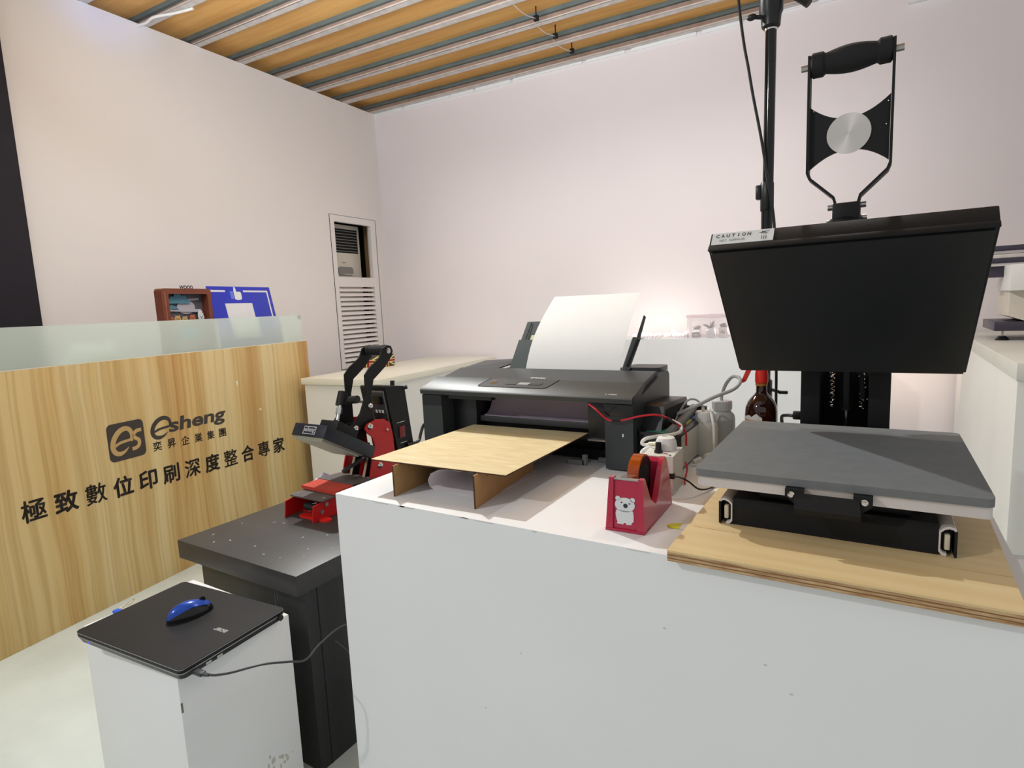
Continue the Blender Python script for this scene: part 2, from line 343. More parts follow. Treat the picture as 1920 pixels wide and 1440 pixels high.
# left wall with the opening of the louvred door; s = distance from the corner
mb = rb(MB()); T = 0.12
mb.box(-T, 0, -0.10, 0.0, 0, ZC); mb.box(-T, 0, -3.05, -0.72, 0, ZC)
mb.box(-T, 0, -0.72, -0.10, 2.352, ZC); mb.box(-T, 0, -0.72, -0.10, 0, 0.93)
struct('wall_left', mb, wall_m)
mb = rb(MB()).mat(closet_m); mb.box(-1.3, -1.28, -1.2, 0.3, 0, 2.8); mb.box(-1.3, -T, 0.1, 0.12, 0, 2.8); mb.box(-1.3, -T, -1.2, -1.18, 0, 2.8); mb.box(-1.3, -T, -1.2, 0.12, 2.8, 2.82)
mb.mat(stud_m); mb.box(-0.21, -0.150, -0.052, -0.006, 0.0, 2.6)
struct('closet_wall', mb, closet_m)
struct('wall_back', rb(MB()).box(0, 8.0, 0, 0.12, 0, 3.95), wallb_m)
struct('trim_1', rb(MB()).box(-0.10, 0.05, -4.9, -3.05, 0, ZC), curtain_m)
# louvred closet door: frame, slats
door = sroot('door_1', tuple(RC), RA)
mb = rb(MB())
f0, f1 = -0.715, -0.115                      # local y range of the frame
mb.box(-0.03, 0.004, f0, -0.665, 0.94, 2.35); mb.box(-0.03, 0.004, -0.185, f1, 0.94, 2.35)
mb.box(-0.03, 0.004, -0.665, -0.185, 2.292, 2.35); mb.box(-0.03, 0.004, -0.665, -0.185, 1.702, 1.792); mb.box(-0.03, 0.004, -0.665, -0.185, 0.94, 0.985)
build('door_frame', mb, wall_m, door)
mb = rb(MB()); g = 0.0035
for a in ((f0 - g, f0), (f1, f1 + g)): mb.box(-0.02, 0.0025, a[0], a[1], 0.94, 2.352)
mb.box(-0.02, 0.0025, f0, f1, 2.35, 2.3535)
build('door_gap', mb, closet_m, door)
sl = None
for i in range(16):
    z = 1.672 - i * 0.0437
    if sl is None:
        mb = rb(MB()); mb.prism([(-0.026, -0.665, 0.017), (-0.022, -0.665, 0.017), (0.002, -0.665, -0.013), (-0.002, -0.665, -0.013)], (0, 0.48, 0))
        sl = build('slat', mb, wall_m, door); sl.location = (0, 0, z)
    else:
        c = sl.copy(); COL.objects.link(c); c.parent = door; c.location = (0, 0, z)
# ceiling: boards on steel joists
ceil = sroot('ceiling', tuple(RC), RA)
build('ceiling_board', rb(MB()).box(-0.6, 5.3, -4.4, 0.0, 3.466, 3.48), deck_m, ceil)
j0 = None
for i in range(12):
    y = -0.010 - 0.3635 * i
    if j0 is None:
        mb = rb(MB()).mat(galv_m); mb.box(-0.5, 5.3, -0.05, 0, ZC, ZC + 0.003); mb.box(-0.5, 5.3, -0.05, -0.047, ZC, ZC + 0.012)
        mb.mat(web_m); mb.box(-0.5, 5.3, -0.003, 0, ZC, 3.4658)
        j0 = build('joist', mb, None, ceil); j0.location = (0, y, 0)
        l0 = build('joist_lip', rb(MB()).box(-0.5, 5.3, -0.026, -0.0032, 3.436, 3.4655), teal_m, j0)
    else:
        c = j0.copy(); COL.objects.link(c); c.parent = ceil; c.location = (0, y, 0)
        d = l0.copy(); COL.objects.link(d); d.parent = c
mb = rb(MB()).mat(matte_m)
for y in (-0.209, -0.517, -0.837, -1.2):
    mb.box(2.17, 2.20, y - 0.012, y + 0.012, 3.372, 3.405); mb.cyl((2.185, y, 3.39), (2.185, y, 3.465), 0.004)
    mb.mat(galv_m); mb.tube([(2.14, y - 0.26, 3.39), (2.16, y - 0.13, 3.372), (2.185, y, 3.385)], 0.003, 6); mb.mat(matte_m)
build('joist_clip_row', mb, None, ceil)
mb = rb(MB()); random.seed(3); x = 0.0
while x < 4.2:
    wd = random.uniform(0.25, 0.7); hh = random.uniform(0.008, 0.03); mb.box(x, x + wd, -0.012, 0.0, ZC - hh, ZC + 0.002); x += wd + random.uniform(0.0, 0.06)
struct('trim_2', mb, white_m)
struct('trim_3', rb(MB()).box(4.38, 4.62, -0.05, 0, 3.22, 3.32, 0.004), white_m)
base_mesh('ceiling_cable', MB().tube([(-4.24, 2.199, 3.366), (-4.08, 2.25, 3.362), (-3.95, 2.245, 3.364), (-3.8, 2.30, 3.367), (-3.67, 2.338, 3.371)], 0.008, 8), whose_m,
          'loose white cable hanging over the ceiling joists above the left wall', 'cable', (-4.0, 2.25, 3.37))
# air conditioner standing in the closet
ac = thing('air_conditioner', 'cream floor-standing air conditioner seen through the closet opening', 'air conditioner', tuple(room @ Vector((-0.36, -0.45, 0))), RA)
yl, yr = -0.74, -0.172
build('body', rb(MB()).box(-0.50, -0.16, yl, yr, 0.0, 2.305, 0.012), ac_m, ac)
build('grille', rb(MB()).mat(matte_m).box(-0.168, -0.157, -0.68, -0.207, 2.036, 2.262, 0.003), None, ac)
bl = None
for i in range(8):
    z = 2.052 + i * 0.0272
    if bl is None:
        bl = build('grille_blade', rb(MB()).box(-0.160, -0.150, -0.68, -0.209, -0.0026, 0.0026), acg_m, ac); bl.location = (0, 0, z)
    else:
        c = bl.copy(); COL.objects.link(c); c.parent = ac; c.location = (0, 0, z)
mb = rb(MB()); mb.prism([(-0.160, -0.50 + a, 1.850 + b) for a, b in rrect(0, 0.20, -0.03, 0.052, 0.03)], (0.010, 0, 0))
cp = build('control_panel', mb, acg_m, ac)
for k in range(4): build('panel_button', rb(MB()).box(-0.1505, -0.147, -0.42 + k * 0.03, -0.402 + k * 0.03, 1.826, 1.836), ac_m, cp)
build('badge', rb(MB()).box(-0.160, -0.155, -0.43, -0.39, 1.940, 1.948), acg_m, ac)
# ================================================================ FURNITURE
# main white counter (L shaped box), shadows and scuffs come from light and paint
mb = MB(); mb.xy([(-1.155, 0.98), (1.3, 0.98), (1.3, 1.233), (0.206, 1.233), (0.206, 1.93), (-1.155, 1.93)], 0.0, 1.0)
cnt = base_mesh('counter', mb, white_m, 'large white painted counter carrying the printer and the heat press', 'counter', (-0.5, 1.4, 0))
random.seed(11); mb = MB()
for k in range(22):
    x = random.uniform(-1.1, 0.7); ln = random.uniform(0.006, 0.05)
    mb.box(x, x + ln, 0.9785, 0.982, 1.0 - random.uniform(0.001, 0.003), 0.9998)
build('chipped_edge', mb, M('chipped_paint', (206, 205, 203), 0.8), cnt)['kind'] = 'stuff'
mb = MB()
for x, z in ((-0.31, 0.86), (-0.14, 0.84), (-0.10, 0.80), (-0.62, 0.72), (0.05, 0.66), (-0.72, 0.56)):
    mb.ball((x, 0.9797, z), 0.0022, 1.4, 0.15, 0.8, 8, 6)
build('scuff_mark', mb, M('scuff', (212, 211, 211), 0.8), cnt)['kind'] = 'stuff'
# dark cabinet
cb = thing('dark_cabinet', 'ebony wood-grain cabinet with overhanging top beside the white counter', 'cabinet', (-1.75, 1.5, 0))
top = build('cabinet_top', MB().box(-2.065, -1.432, 1.042, 1.93, 0.625, 0.690, 0.0015), ebony_m, cb)
random.seed(5); mb = MB()
for k in range(14):
    a, b = random.uniform(-2.0, -1.47), random.uniform(1.07, 1.33); t = random.uniform(0, 6.3); l_ = random.uniform(.002, .012)
    p = Vector((a, b, 0.6902)); q = p + Vector((math.cos(t) * l_, math.sin(t) * l_, 0)); n = Vector((-math.sin(t), math.cos(t), 0)) * 0.0012
    mb.prism([p + n, p - n, q - n, q + n], (0, 0, 0.0003))
build('chip_mark', mb, label_m, top)['kind'] = 'stuff'
build('cabinet_body', MB().box(-2.02, -1.465, 1.092, 1.90, 0.0, 0.6255, 0.001), ebonyv_m, cb)
build('side_panel_joint', MB().box(-1.4652, -1.4640, 1.135, 1.138, 0.0, 0.625), matte_m, cb)
mb = MB()
for k in range(2): mb.tube([(-1.60 - k * .012, 1.0912, 0.60), (-1.602 - k * .012, 1.0912, 0.575), (-1.60 - k * .012, 1.0912, 0.55 - k * .02)], 0.0009, 5)
mb.tube([(-1.4642, 1.19, 0.40), (-1.4642, 1.24, 0.33), (-1.4642, 1.255, 0.27)], 0.0011, 5)
build('scratch_mark', mb, M('scratch', (120, 122, 122), 0.8), cb)['kind'] = 'stuff'
# white stand for the laptop
st = thing('laptop_stand', 'narrow white box stand carrying the laptop in front of the dark cabinet', 'stand', (-1.62, 0.86, 0))
build('stand_box', MB().box(-1.862, -1.386, 0.660, 0.974, 0.0, 0.618, 0.002), white_m, st)
build('tape_mark', MB().box(-1.3865, -1.3852, 0.6605, 0.665, 0.52, 0.545), M('tape_grey', (120, 118, 112), .7), st)
mb = MB(); random.seed(2)
for k in range(14): mb.ball((-1.3861, 0.90 + random.gauss(0, .018), 0.225 + random.gauss(0, .016)), 1, 0.0004, random.uniform(.002, .006), random.uniform(.003, .010), 8, 5)
build('stain_mark', mb, M('stain', (200, 195, 184), .8), st)['kind'] = 'stuff'
# reception desk with the printed pine panel
PA = math.atan2(0.982, -0.19); P0 = Vector((-3.242, 0.827, 0)); desk_m = Matrix.Translation(P0) @ Matrix.Rotation(PA, 4, 'Z')
desk = thing('reception_desk', 'pine-print reception desk with dark shop lettering and frosted glass rail', 'desk', tuple(P0), PA)
def dk(): b = MB(); b.X = desk_m; return b
pan = build('front_panel', dk().box(-1.3, 2.166, 0.0, 0.03, 0.0, 1.264, 0.001), panel_m, desk)
build('panel_edge', dk().mat(cream_m).box(-1.3, 2.166, 0.0005, 0.0295, 1.2642, 1.2675), None, desk)
build('desk_body', dk().mat(white2_m).box(-1.3, 2.15, 0.031, 0.44, 0.0, 1.14), None, desk)
gl = build('glass_rail', dk().mat(frost_m).box(-1.3, 2.135, 0.008, 0.018, 1.268, 1.458, 0.001), None, desk)
build('glass_clamp', dk().mat(chrome_m).cyl((2.118, 0.001, 1.445), (2.118, 0.030, 1.445), 0.011), None, desk)
# logo: square plate with "es"
O_ = Vector
def onp(u, z, y=-0.0006): return desk_m @ Vector((u, y, z))
mb = dk(); mb.prism([(u, -0.0012, z) for u, z in rrect(0.594, 0.796, 0.736, 0.936, 0.026)], (0, 0.0012, 0))
lg = build('logo_square', mb, ink_m, pan)
def letter_e(cx, cz, w, h, wd):
    """slanted brush-like e: open ring with a rising crossbar"""
    pts = []
    for i in range(41):
        t = math.radians(-8 + (332 + 0) * i / 40)          # from the bar's right end over the top to the tail
        a = w / 2; b = h / 2; x = a * math.cos(t); z = b * math.sin(t); pts.append((cx + x + 0.30 * z, cz + z))
    bar = [(cx - 0.78 * w / 2 - .02 * w, cz - 0.30 * h / 2), (cx - .1 * w, cz - 0.10 * h / 2), (cx + 0.42 * w, cz - 0.02 * h / 2)]
    return pts, bar
def put_stroke(mb, pts, wd, y):
    L_, R2 = stroke(pts, wd)
    n = len(L_); vs = [(a, y, b) for a, b in L_] + [(a, y, b) for a, b in R2]
    mb.add(vs, [(i, i + 1, n + i + 1, n + i) for i in range(n - 1)])
def smooth2(p, n=8):
    out = []; E_ = [(2 * p[0][0] - p[1][0], 2 * p[0][1] - p[1][1])] + p + [(2 * p[-1][0] - p[-2][0], 2 * p[-1][1] - p[-2][1])]
    for i in range(1, len(E_) - 2):
        for k in range(n):
            t = k / n; q = []
            for c in (0, 1):
                a, b, cc, d = [E_[i + j][c] for j in (-1, 0, 1, 2)]; q.append(0.5 * (2 * b + (cc - a) * t + (2 * a - 5 * b + 4 * cc - d) * t * t + (3 * b - a - 3 * cc + d) * t ** 3))
            out.append(tuple(q))
    out.append(p[-1]); return out
def logo_e(mb, x, z, w, h, wd, y):
    pts, bar = letter_e(x + w * .5, z + h * .5, w * .86, h * .9, wd)
    ws = [wd * (0.75 + 0.45 * math.sin(math.pi * i / 40)) for i in range(41)]; ws[-6:] = [wd * k for k in (.8, .7, .58, .45, .3, .12)]
    put_stroke(mb, pts, ws, y); put_stroke(mb, smooth2(bar, 5), wd * .62, y)
def logo_s(mb, x, z, w, h, wd, y):
    p = [(x + 1.05 * w, z + .93 * h), (x + .55 * w, z + .90 * h), (x + .22 * w, z + .72 * h), (x + .42 * w, z + .55 * h), (x + .72 * w, z + .42 * h), (x + .66 * w, z + .18 * h), (x + .35 * w, z + .07 * h), (x - .02 * w, z + .06 * h)]
    put_stroke(mb, smooth2(p, 5), wd, y)
mb = dk(); logo_e(mb, 0.612, 0.766, 0.118, 0.142, 0.0115, -0.0018); logo_s(mb, 0.720, 0.778, 0.058, 0.108, 0.0098, -0.0018)
build('logo_letters', mb, tanprint_m, lg)
mb = dk(); logo_e(mb, 0.838, 0.802, 0.128, 0.118, 0.0105, -0.0008)
build('logo_initial', mb, ink_m, pan)
U, V = (1, 0, 0), (0, 0, 1)
mb = dk(); lettering(mb, 'sheng', (0.945, -0.0008, 0.798), U, V, width=0.405, height=0.106, weight=0.03, shear=0.12)
build('brand_lettering', mb, ink_m, pan)
for i, ch in enumerate('奕昇企業集團'):
    mb = lettering(dk(), ch, (0.838 + i * 0.0895, -0.0008, 0.738 - 0.004 * i), U, V, width=0.052, height=0.052, bold=.0010); build('company_character', mb, ink_m, pan)
for i, ch in enumerate('極致數位印刷深度整合專家'):
    mb = lettering(dk(), ch, (0.168 + i * 0.1418, -0.0008, 0.566 - 0.0060 * i), U, V, width=0.102, height=0.102, bold={'極': .0022, '數': .0016, '整': .0018, '專': .0018, '深': .0024, '刷': .0028}.get(ch, .0034)); build('slogan_character', mb, ink_m, pan)
mb = dk()
for (u, z, a, b) in ((1.466, 1.035, .010, .034), (1.642, 0.832, .012, .014), (1.70, 1.1, .006, .006)): mb.prism([(u - a, -.0008, z + b * .5), (u + a, -.0008, z + b * .4), (u + a * .3, -.0008, z - b * .6), (u - a * .2, -.0008, z - b * .3)], (0, .0008, 0))
build('chip_mark', mb, cream_m, pan)['kind'] = 'stuff'
# left white display cabinet (light top), tin on it
lf_m = Matrix.Translation((-2.84, 2.86, 0)) @ Matrix.Rotation(math.radians(5.5), 4, 'Z')
lf = thing('display_cabinet', 'long low cream-topped white cabinet in the corner behind the desk', 'cabinet', (-2.84, 2.86, 0), math.radians(5.5))
mb = MB(); mb.X = lf_m; mb.box(-0.72, 0.0, 0.0, 1.67, 0.955, 1.0, 0.002); build('cabinet_top', mb, cream_m, lf)
mb = MB(); mb.X = lf_m; mb.box(-0.705, -0.012, 0.02, 1.64, 0.0, 0.9545); build('cabinet_body', mb, white2_m, lf)
tin_m = Matrix.Translation((-3.449, 3.483, 1.0)) @ Matrix.Rotation(math.radians(3), 4, 'Z')
tin = thing('flag_tin', 'small tin box printed with red and cream cross flags on the corner cabinet', 'tin', (-3.449, 3.483, 1.0), math.radians(3))
def tn(): b = MB(); b.X = tin_m; return b
build('tin_body', tn().mat(navy_m).box(-0.23, 0, 0, 0.20, 0.0, 0.100, 0.004), None, tin)
def flag(mb, P, w, h):
    """cream diagonals, cream cross, red cross; P maps (a, b, lift) to a point"""
    def q(pts, m, l): mb.mat(m); mb.add([P(a, b, l) for a, b in pts], [(0, 1, 2, 3)])
    t = 0.10 * w
    q([(0, 0), (t, 0), (w, h - t * .6), (w, h)], flagy_m, .0006); q([(w, 0), (w, t * .6), (t, h), (0, h)], flagy_m, .0006)
    q([(w * .40, 0), (w * .60, 0), (w * .60, h), (w * .40, h)], flagy_m, .0012); q([(0, h * .36), (w, h * .36), (w, h * .64), (0, h * .64)], flagy_m, .0012)
    q([(w * .44, 0), (w * .56, 0), (w * .56, h), (w * .44, h)], flagr_m, .0018); q([(0, h * .42), (w, h * .42), (w, h * .58), (0, h * .58)], flagr_m, .0018)
mb = tn(); flag(mb, lambda a, b, l: (-0.23 + a, -l, b), 0.23, 0.100); build('flag_print', mb, None, tin)
mb = tn(); flag(mb, lambda a, b, l: (l, a, b), 0.20, 0.100); build('flag_print', mb, None, tin)
# back ledge and right counter
base_mesh('wall_ledge', MB().box(-1.75, -0.22, 4.30, 4.645, 0.0, 1.161, 0.002), M('cool_white_laminate', (222, 226, 229), 0.4, var=0.01), 'tall white cabinet along the back wall behind the printer', 'cabinet', (-1.0, 4.45, 0))
rcm = Matrix.Translation((0.443, 2.764, 0)) @ Matrix.Rotation(math.radians(-0.2), 4, 'Z')
rc = thing('side_counter', 'white counter with thick slab top at the right under the plotter', 'counter', (0.443, 2.764, 0), math.radians(-0.2))
mb = MB(); mb.X = rcm; mb.box(-0.005, 2.0, -0.005, 1.95, 1.10, 1.165, 0.002); build('counter_top', mb, M('pale_grey_top', (206, 206, 198), 0.5, var=0.02), rc)
mb = MB(); mb.X = rcm; mb.box(0.0, 1.98, 0.0, 1.94, 0.0, 1.0995); build('counter_body', mb, white2_m, rc)
# ================================================================ PRINTER
pr = thing('inkjet_printer', 'wide black inkjet printer with blank paper in its rear feeder', 'printer', (-0.89, 1.6, 1.0))
SP = [(1.44, 1.004), (1.44, 1.181), (1.70, 1.238), (1.745, 1.238), (1.76, 1.225), (1.76, 1.004)]
for x0, x1 in ((-1.245, -1.166), (-0.612, -0.533)):
    sp = build('side_panel', MB().yz(SP, x0, x1), lid_m, pr)
    mb = MB(); mb.box(x0 + .001, x1 - .001, 1.4385, 1.441, 1.148, 1.1485); mb.box(x0 + .001, x1 - .001, 1.4392, 1.441, 1.150, 1.181)
    build('corner_cap', mb, gloss_m, sp)
build('corner_fold', MB().prism([(-0.606, 1.4385, 1.152), (-0.575, 1.4385, 1.178), (-0.577, 1.4385, 1.180), (-0.609, 1.4385, 1.152)], (0, .002, 0)), matte_m, sp)
LP = [(1.436, 1.184), (1.434, 1.196), (1.440, 1.2025), (1.528, 1.2275), (1.530, 1.2265), (1.655, 1.243), (1.655, 1.225), (1.50, 1.190)]
mb = MB(); mb.yz([(1.436, 1.184), (1.434, 1.196), (1.440, 1.2025), (1.53, 1.2285), (1.535, 1.215), (1.50, 1.190)], -1.248, -0.533)
lid = build('front_lid', mb, lid_m, pr)
mb = MB(); mb.yz([(1.527, 1.221), (1.65, 1.2445), (1.665, 1.2445), (1.665, 1.205), (1.53, 1.195)], -1.240, -0.541)
lid2 = build('top_cover', mb, lid_m, pr)
mb = MB(); mb.yz([(1.44, 1.183), (1.445, 1.2035), (1.53, 1.2305), (1.53, 1.222)], -0.556, -0.5315)
build('lid_end', mb, lid_m, lid)
sl_ = lambda y: 1.2025 + (y - 1.44) * (1.2285 - 1.2025) / 0.09
mb = MB()
pts = [(-1.03, 1.528), (-1.045, 1.474), (-1.04, 1.468), (-0.815, 1.468), (-0.805, 1.474), (-0.79, 1.528)]
mb.prism([(x, y, sl_(y) - .0005) for x, y in pts], (0, 0, 0.0012))
cpn = build('control_panel', mb, grey_m, pr)
mb = MB()
for a, b in zip(pts, pts[1:]):
    p, q = Vector((a[0], a[1], sl_(a[1]) + .0006)), Vector((b[0], b[1], sl_(b[1]) + .0006)); mb.tube([p, q], 0.0011, 5, 1)
build('panel_groove', mb, matte_m, cpn)
mb = MB(); mb.lathe([(0.0135, 0), (0.0135, .0012), (0.0105, .0014), (0.0105, .0006)], (-1.002, 1.499, sl_(1.499) + .0004), (0, -.277, .96), 20)
build('power_button', mb, chrome_m, cpn)
for k in range(3):
    x = -0.955 + k * 0.041; build('panel_button', MB().prism([(x, 1.488, sl_(1.488) + .0006), (x + .038, 1.488, sl_(1.488) + .0006), (x + .043, 1.502, sl_(1.502) + .0006), (x + .005, 1.502, sl_(1.502) + .0006)], (0, 0, .0013)), hose_m if k == 1 else lid_m, cpn)
mb = MB(); lettering(mb, 'EPSON', (-0.905, 1.556, 1.2278), (1, 0, 0), (0, .982, .187), width=0.050, height=0.0095, weight=0.03); build('brand_lettering', mb, wprint_m, lid2)
mb = MB(); lettering(mb, 'L1800', (-0.612, 1.447, sl_(1.447) + .0006), (1, 0, 0), (0, .96, .277), width=0.032, height=0.006, weight=0.01); build('model_lettering', mb, wprint_m, lid)
build('rear_body', MB().box(-1.166, -0.612, 1.60, 1.755, 1.004, 1.20), blackp_m, pr)
# rear hopper bin left / right shoulders
mb = MB(); mb.prism([(-1.24, 1.66, 1.2385), (-1.10, 1.66, 1.2385), (-1.05, 1.80, 1.262), (-1.235, 1.80, 1.252)], (0, 0, 0.004)); build('hopper_shoulder', mb, grey_m, pr)
mb = MB(); mb.xy(rrect(-0.655, -0.545, 1.70, 1.80, 0.02), 1.236, 1.250); build('hopper_shoulder', mb, grey_m, pr)
build('hopper_well', MB().box(-1.10, -0.60, 1.666, 1.80, 1.20, 1.2375), matte_m, pr)
# output bay
build('bay_panel', MB().mat(blackp_m).box(-1.166, -1.075, 1.50, 1.61, 1.02, 1.184, 0.004), None, pr)
build('bay_panel', MB().mat(blackp_m).box(-0.672, -0.612, 1.462, 1.61, 1.075, 1.184, 0.004), None, pr)
mb = MB(); sec = [(-1.06, 1.575 - .055 * (1 - math.cos(t)), 1.183 - .072 * math.sin(t)) for t in [i * math.pi / 2 / 8 for i in range(9)]]
mb.strip(sec, (0.385, 0, 0), 0.003); build('output_flap', mb, M('flap_grey', (164, 152, 168), 0.45, var=0.05, bump=.1, bscale=500), pr)
build('output_bar', MB().box(-1.075, -0.672, 1.517, 1.56, 1.0905, 1.109, 0.002), lid_m, pr)
build('output_slot', MB().box(-1.075, -0.672, 1.55, 1.605, 1.02, 1.10), matte_m, pr)
build('bay_floor', MB().box(-1.166, -0.612, 1.52, 1.60, 1.004, 1.03), matte_m, pr)
build('lip_rail', MB().box(-0.672, -0.612, 1.458, 1.47, 1.072, 1.077), steel_m, pr)
build('under_lid_bar', MB().box(-1.14, -0.98, 1.445, 1.47, 1.172, 1.184), blackp_m, pr)
mb = MB()
for x, y in ((-0.735, 1.455), (-0.66, 1.50)):
    mb = MB(); mb.box(x, x + .05, y, y + .012, 1.001, 1.014); mb.box(x + .046, x + .058, y, y + .012, 1.001, 1.03); mb.box(x - .01, x + .05, y + .012, y + .05, 1.001, 1.004)
    build('carriage_latch', mb, M('light_grey_part', (136, 142, 142), .4), pr)
build('sticker_dot', MB().mat(label_m).box(-0.563, -0.559, 1.4388, 1.4405, 1.095, 1.103), None, pr)
# paper supports
def sup(name, quad, th, mat):
    mb = MB(); a, b, c, d = [Vector(p) for p in quad]; n = (b - a).cross(d - a).normalized() * th; mb.prism(quad, n); return build(name, mb, mat, pr)
s1 = sup('paper_support', [(-1.062, 1.685, 1.238), (-0.985, 1.685, 1.238), (-0.985, 1.752, 1.334), (-1.058, 1.752, 1.334)], -0.010, sup_m)
mb = MB(); q = [(-1.055, 1.752, 1.322), (-0.96, 1.752, 1.322), (-0.955, 1.800, 1.394), (-1.048, 1.800, 1.394)]; mb.prism(q, (0, .004, -.003)); build('support_extension', mb, sup_m, s1)
mb = MB(); mb.tube([(-1.034, 1.7495, 1.326), (-1.028, 1.796, 1.393)], .0012, 5, 1); build('support_groove', mb, matte_m, s1)
mb = MB(); mb.prism([(-1.016, 1.7475, 1.313), (-0.990, 1.7475, 1.313), (-0.988, 1.768, 1.345), (-1.012, 1.768, 1.345)], (0, -.006, .004)); build('sticky_tab', mb, M('pale_yellow_note', (214, 222, 176), .7), s1)
s2 = sup('paper_support', [(-0.652, 1.675, 1.243), (-0.634, 1.69, 1.243), (-0.622, 1.765, 1.335), (-0.642, 1.75, 1.340)], -0.014, sup_m)
mb = MB(); mb.prism([(-0.636, 1.757, 1.332), (-0.629, 1.762, 1.334), (-0.627, 1.815, 1.402), (-0.629, 1.813, 1.405)], (0.003, .004, -.004)); build('support_extension', mb, grey_m, s2)
mb = MB(); mb.tube([(-0.640, 1.690, 1.255), (-0.627, 1.752, 1.331)], .004, 6, 1); build('support_slot', mb, matte_m, s2)
# ink tank unit
tk = build('ink_tank_hood', MB().yz([(1.50, 1.10), (1.53, 1.165), (1.545, 1.172), (1.745, 1.160), (1.755, 1.15), (1.755, 1.06), (1.52, 1.06)], -0.533, -0.478), blackp_m, pr)
build('hood_opening', MB().yz([(1.53, 1.10), (1.55, 1.155), (1.735, 1.147), (1.735, 1.08)], -0.479, -0.4765), matte_m, tk)
tb = build('ink_tank_tray', MB().box(-0.532, -0.425, 1.47, 1.80, 1.002, 1.098, 0.004), blackp_m, pr)
mb = MB(); mb.box(-0.532, -0.425, 1.47, 1.475, 1.098, 1.106); mb.box(-0.532, -0.528, 1.47, 1.80, 1.098, 1.112); mb.box(-0.50, -0.43, 1.785, 1.80, 1.098, 1.125)
build('tray_rim', mb, blackp_m, tb)
build('tank_lid', MB().prism([(-0.527, 1.50, 1.103), (-0.524, 1.50, 1.103), (-0.497, 1.66, 1.142), (-0.50, 1.66, 1.142)], (0, 0, .003)), blackp_m, tb)
for k, c in enumerate(((60, 150, 130), (170, 60, 110), (200, 190, 80), (60, 90, 160))):
    build('ink_tank', MB().box(-0.518, -0.445, 1.49 + k * .07, 1.55 + k * .07, 1.09, 1.104, .003), M('ink_%d' % k, c, .3), tb)
pd = build('tank_casing', MB().box(-0.462, -0.424, 1.50, 1.79, 1.003, 1.096, .006), milky_m, pr)
build('casing_roll', MB().cyl((-0.452, 1.49, 1.103), (-0.470, 1.80, 1.116), 0.013), M('roll_grey', (122, 126, 126), .45), pd)
# blank sheet in the feeder
mb = MB(); n = 12; vs = []; fs = []
for i in range(n + 1):
    t = i / n; y = 1.664 + 0.195 * t - 0.03 * math.sin(math.pi * t) ; z = 1.222 + 0.255 * t
    xl = -0.988 + 0.020 * t + (-.006 * math.sin(math.pi * t)); xr = -0.657 + 0.003 * t
    vs += [(xl, y, z), (xr, y, z), (xl, y + .0006, z), (xr, y + .0006, z)]
for i in range(n):
    a, b = 4 * i, 4 * i + 4; fs += [(a, a + 1, b + 1, b), (a + 2, b + 2, b + 3, a + 3), (a, b, b + 2, a + 2), (a + 1, a + 3, b + 3, b + 1)]
fs += [(0, 2, 3, 1), (4 * n, 4 * n + 1, 4 * n + 3, 4 * n + 2)]
mb.add(vs, fs)
base_mesh('paper_sheet', mb, paper_m, 'blank white sheet leaning in the rear feeder of the black printer', 'paper', (-0.82, 1.7, 1.24))
# fibreboard feed table
ft = thing('feed_table', 'thin fibreboard table on two legs at the printer output', 'table', (-0.88, 1.25, 1.0))
mb = MB(); mb.mat(mdf_m); F4 = [(-1.086, 1.044), (-0.687, 1.056), (-0.693, 1.510), (-1.088, 1.500)]
mb.prism([(x, y, 1.0806) for x, y in F4], (0, 0, .0006)); tp = build('table_top', mb, None, ft)
build('top_edge', MB().prism([(x, y, 1.0776) for x, y in F4], (0, 0, .0030)), burn_m, tp)
for (x0, y0, x1, y1) in ((-0.993, 1.024, -1.006, 1.32), (-0.757, 1.033, -0.795, 1.366)):
    d = Vector((x1 - x0, y1 - y0, 0)).normalized(); n = Vector((-d.y, d.x, 0)) * .003
    lg_ = build('leg', MB().prism([(x0, y0, 1.0), (x1, y1, 1.0), (x1, y1, 1.0775), (x0, y0, 1.0775)], n), mdfe_m, ft)
    a = Vector((x0, y0, 0)); mb = MB(); e0 = a - d * .0004
    mb.prism([e0 - n * .1 + Vector((0, 0, 1.0)), e0 + n * 1.1 + Vector((0, 0, 1.0)), e0 + n * 1.1 + Vector((0, 0, 1.0775)), e0 - n * .1 + Vector((0, 0, 1.0775))], d * .0006)
    build('burnt_edge', mb, burn_m, lg_)
    p = Vector((x0, y0, 1.0775)) + d * .055 - n * .08
    mb = MB(); mb.prism([p, p + d * .022, p + d * .022 - Vector((0, 0, .003)), p + d * .006 - Vector((0, 0, .016)), p + d * .003 - Vector((0, 0, .016)), p + d * .016 - Vector((0, 0, .003))], -n * .1)
    build('tab_cut', mb, burn_m, lg_)
sec = [(-0.775, 1.10, 1.0008), (-0.85, 1.10, 1.0008), (-0.925, 1.10, 1.0015), (-0.945, 1.10, 1.010), (-0.950, 1.10, 1.026), (-0.940, 1.10, 1.044), (-0.915, 1.10, 1.056), (-0.88, 1.10, 1.061), (-0.845, 1.10, 1.060)]
base_mesh('curled_paper', MB().strip(sec, (0.01, 0.22, 0), 0.0007), M('paper_lilac', (238, 232, 236), .8, var=.01), 'curled white paper lying under the fibreboard table', 'paper', (-0.86, 1.2, 1.0))
mb = MB(); mb.strip([(-0.775, 1.11, 1.044), (-0.80, 1.105, 1.054), (-0.835, 1.10, 1.063), (-0.872, 1.095, 1.0665)], (-0.03, 0.15, 0.006), 0.0007)
base_mesh('folded_leaflet', mb, paper_m, 'folded white leaflet on top of the curled paper', 'paper', (-0.83, 1.15, 1.05))
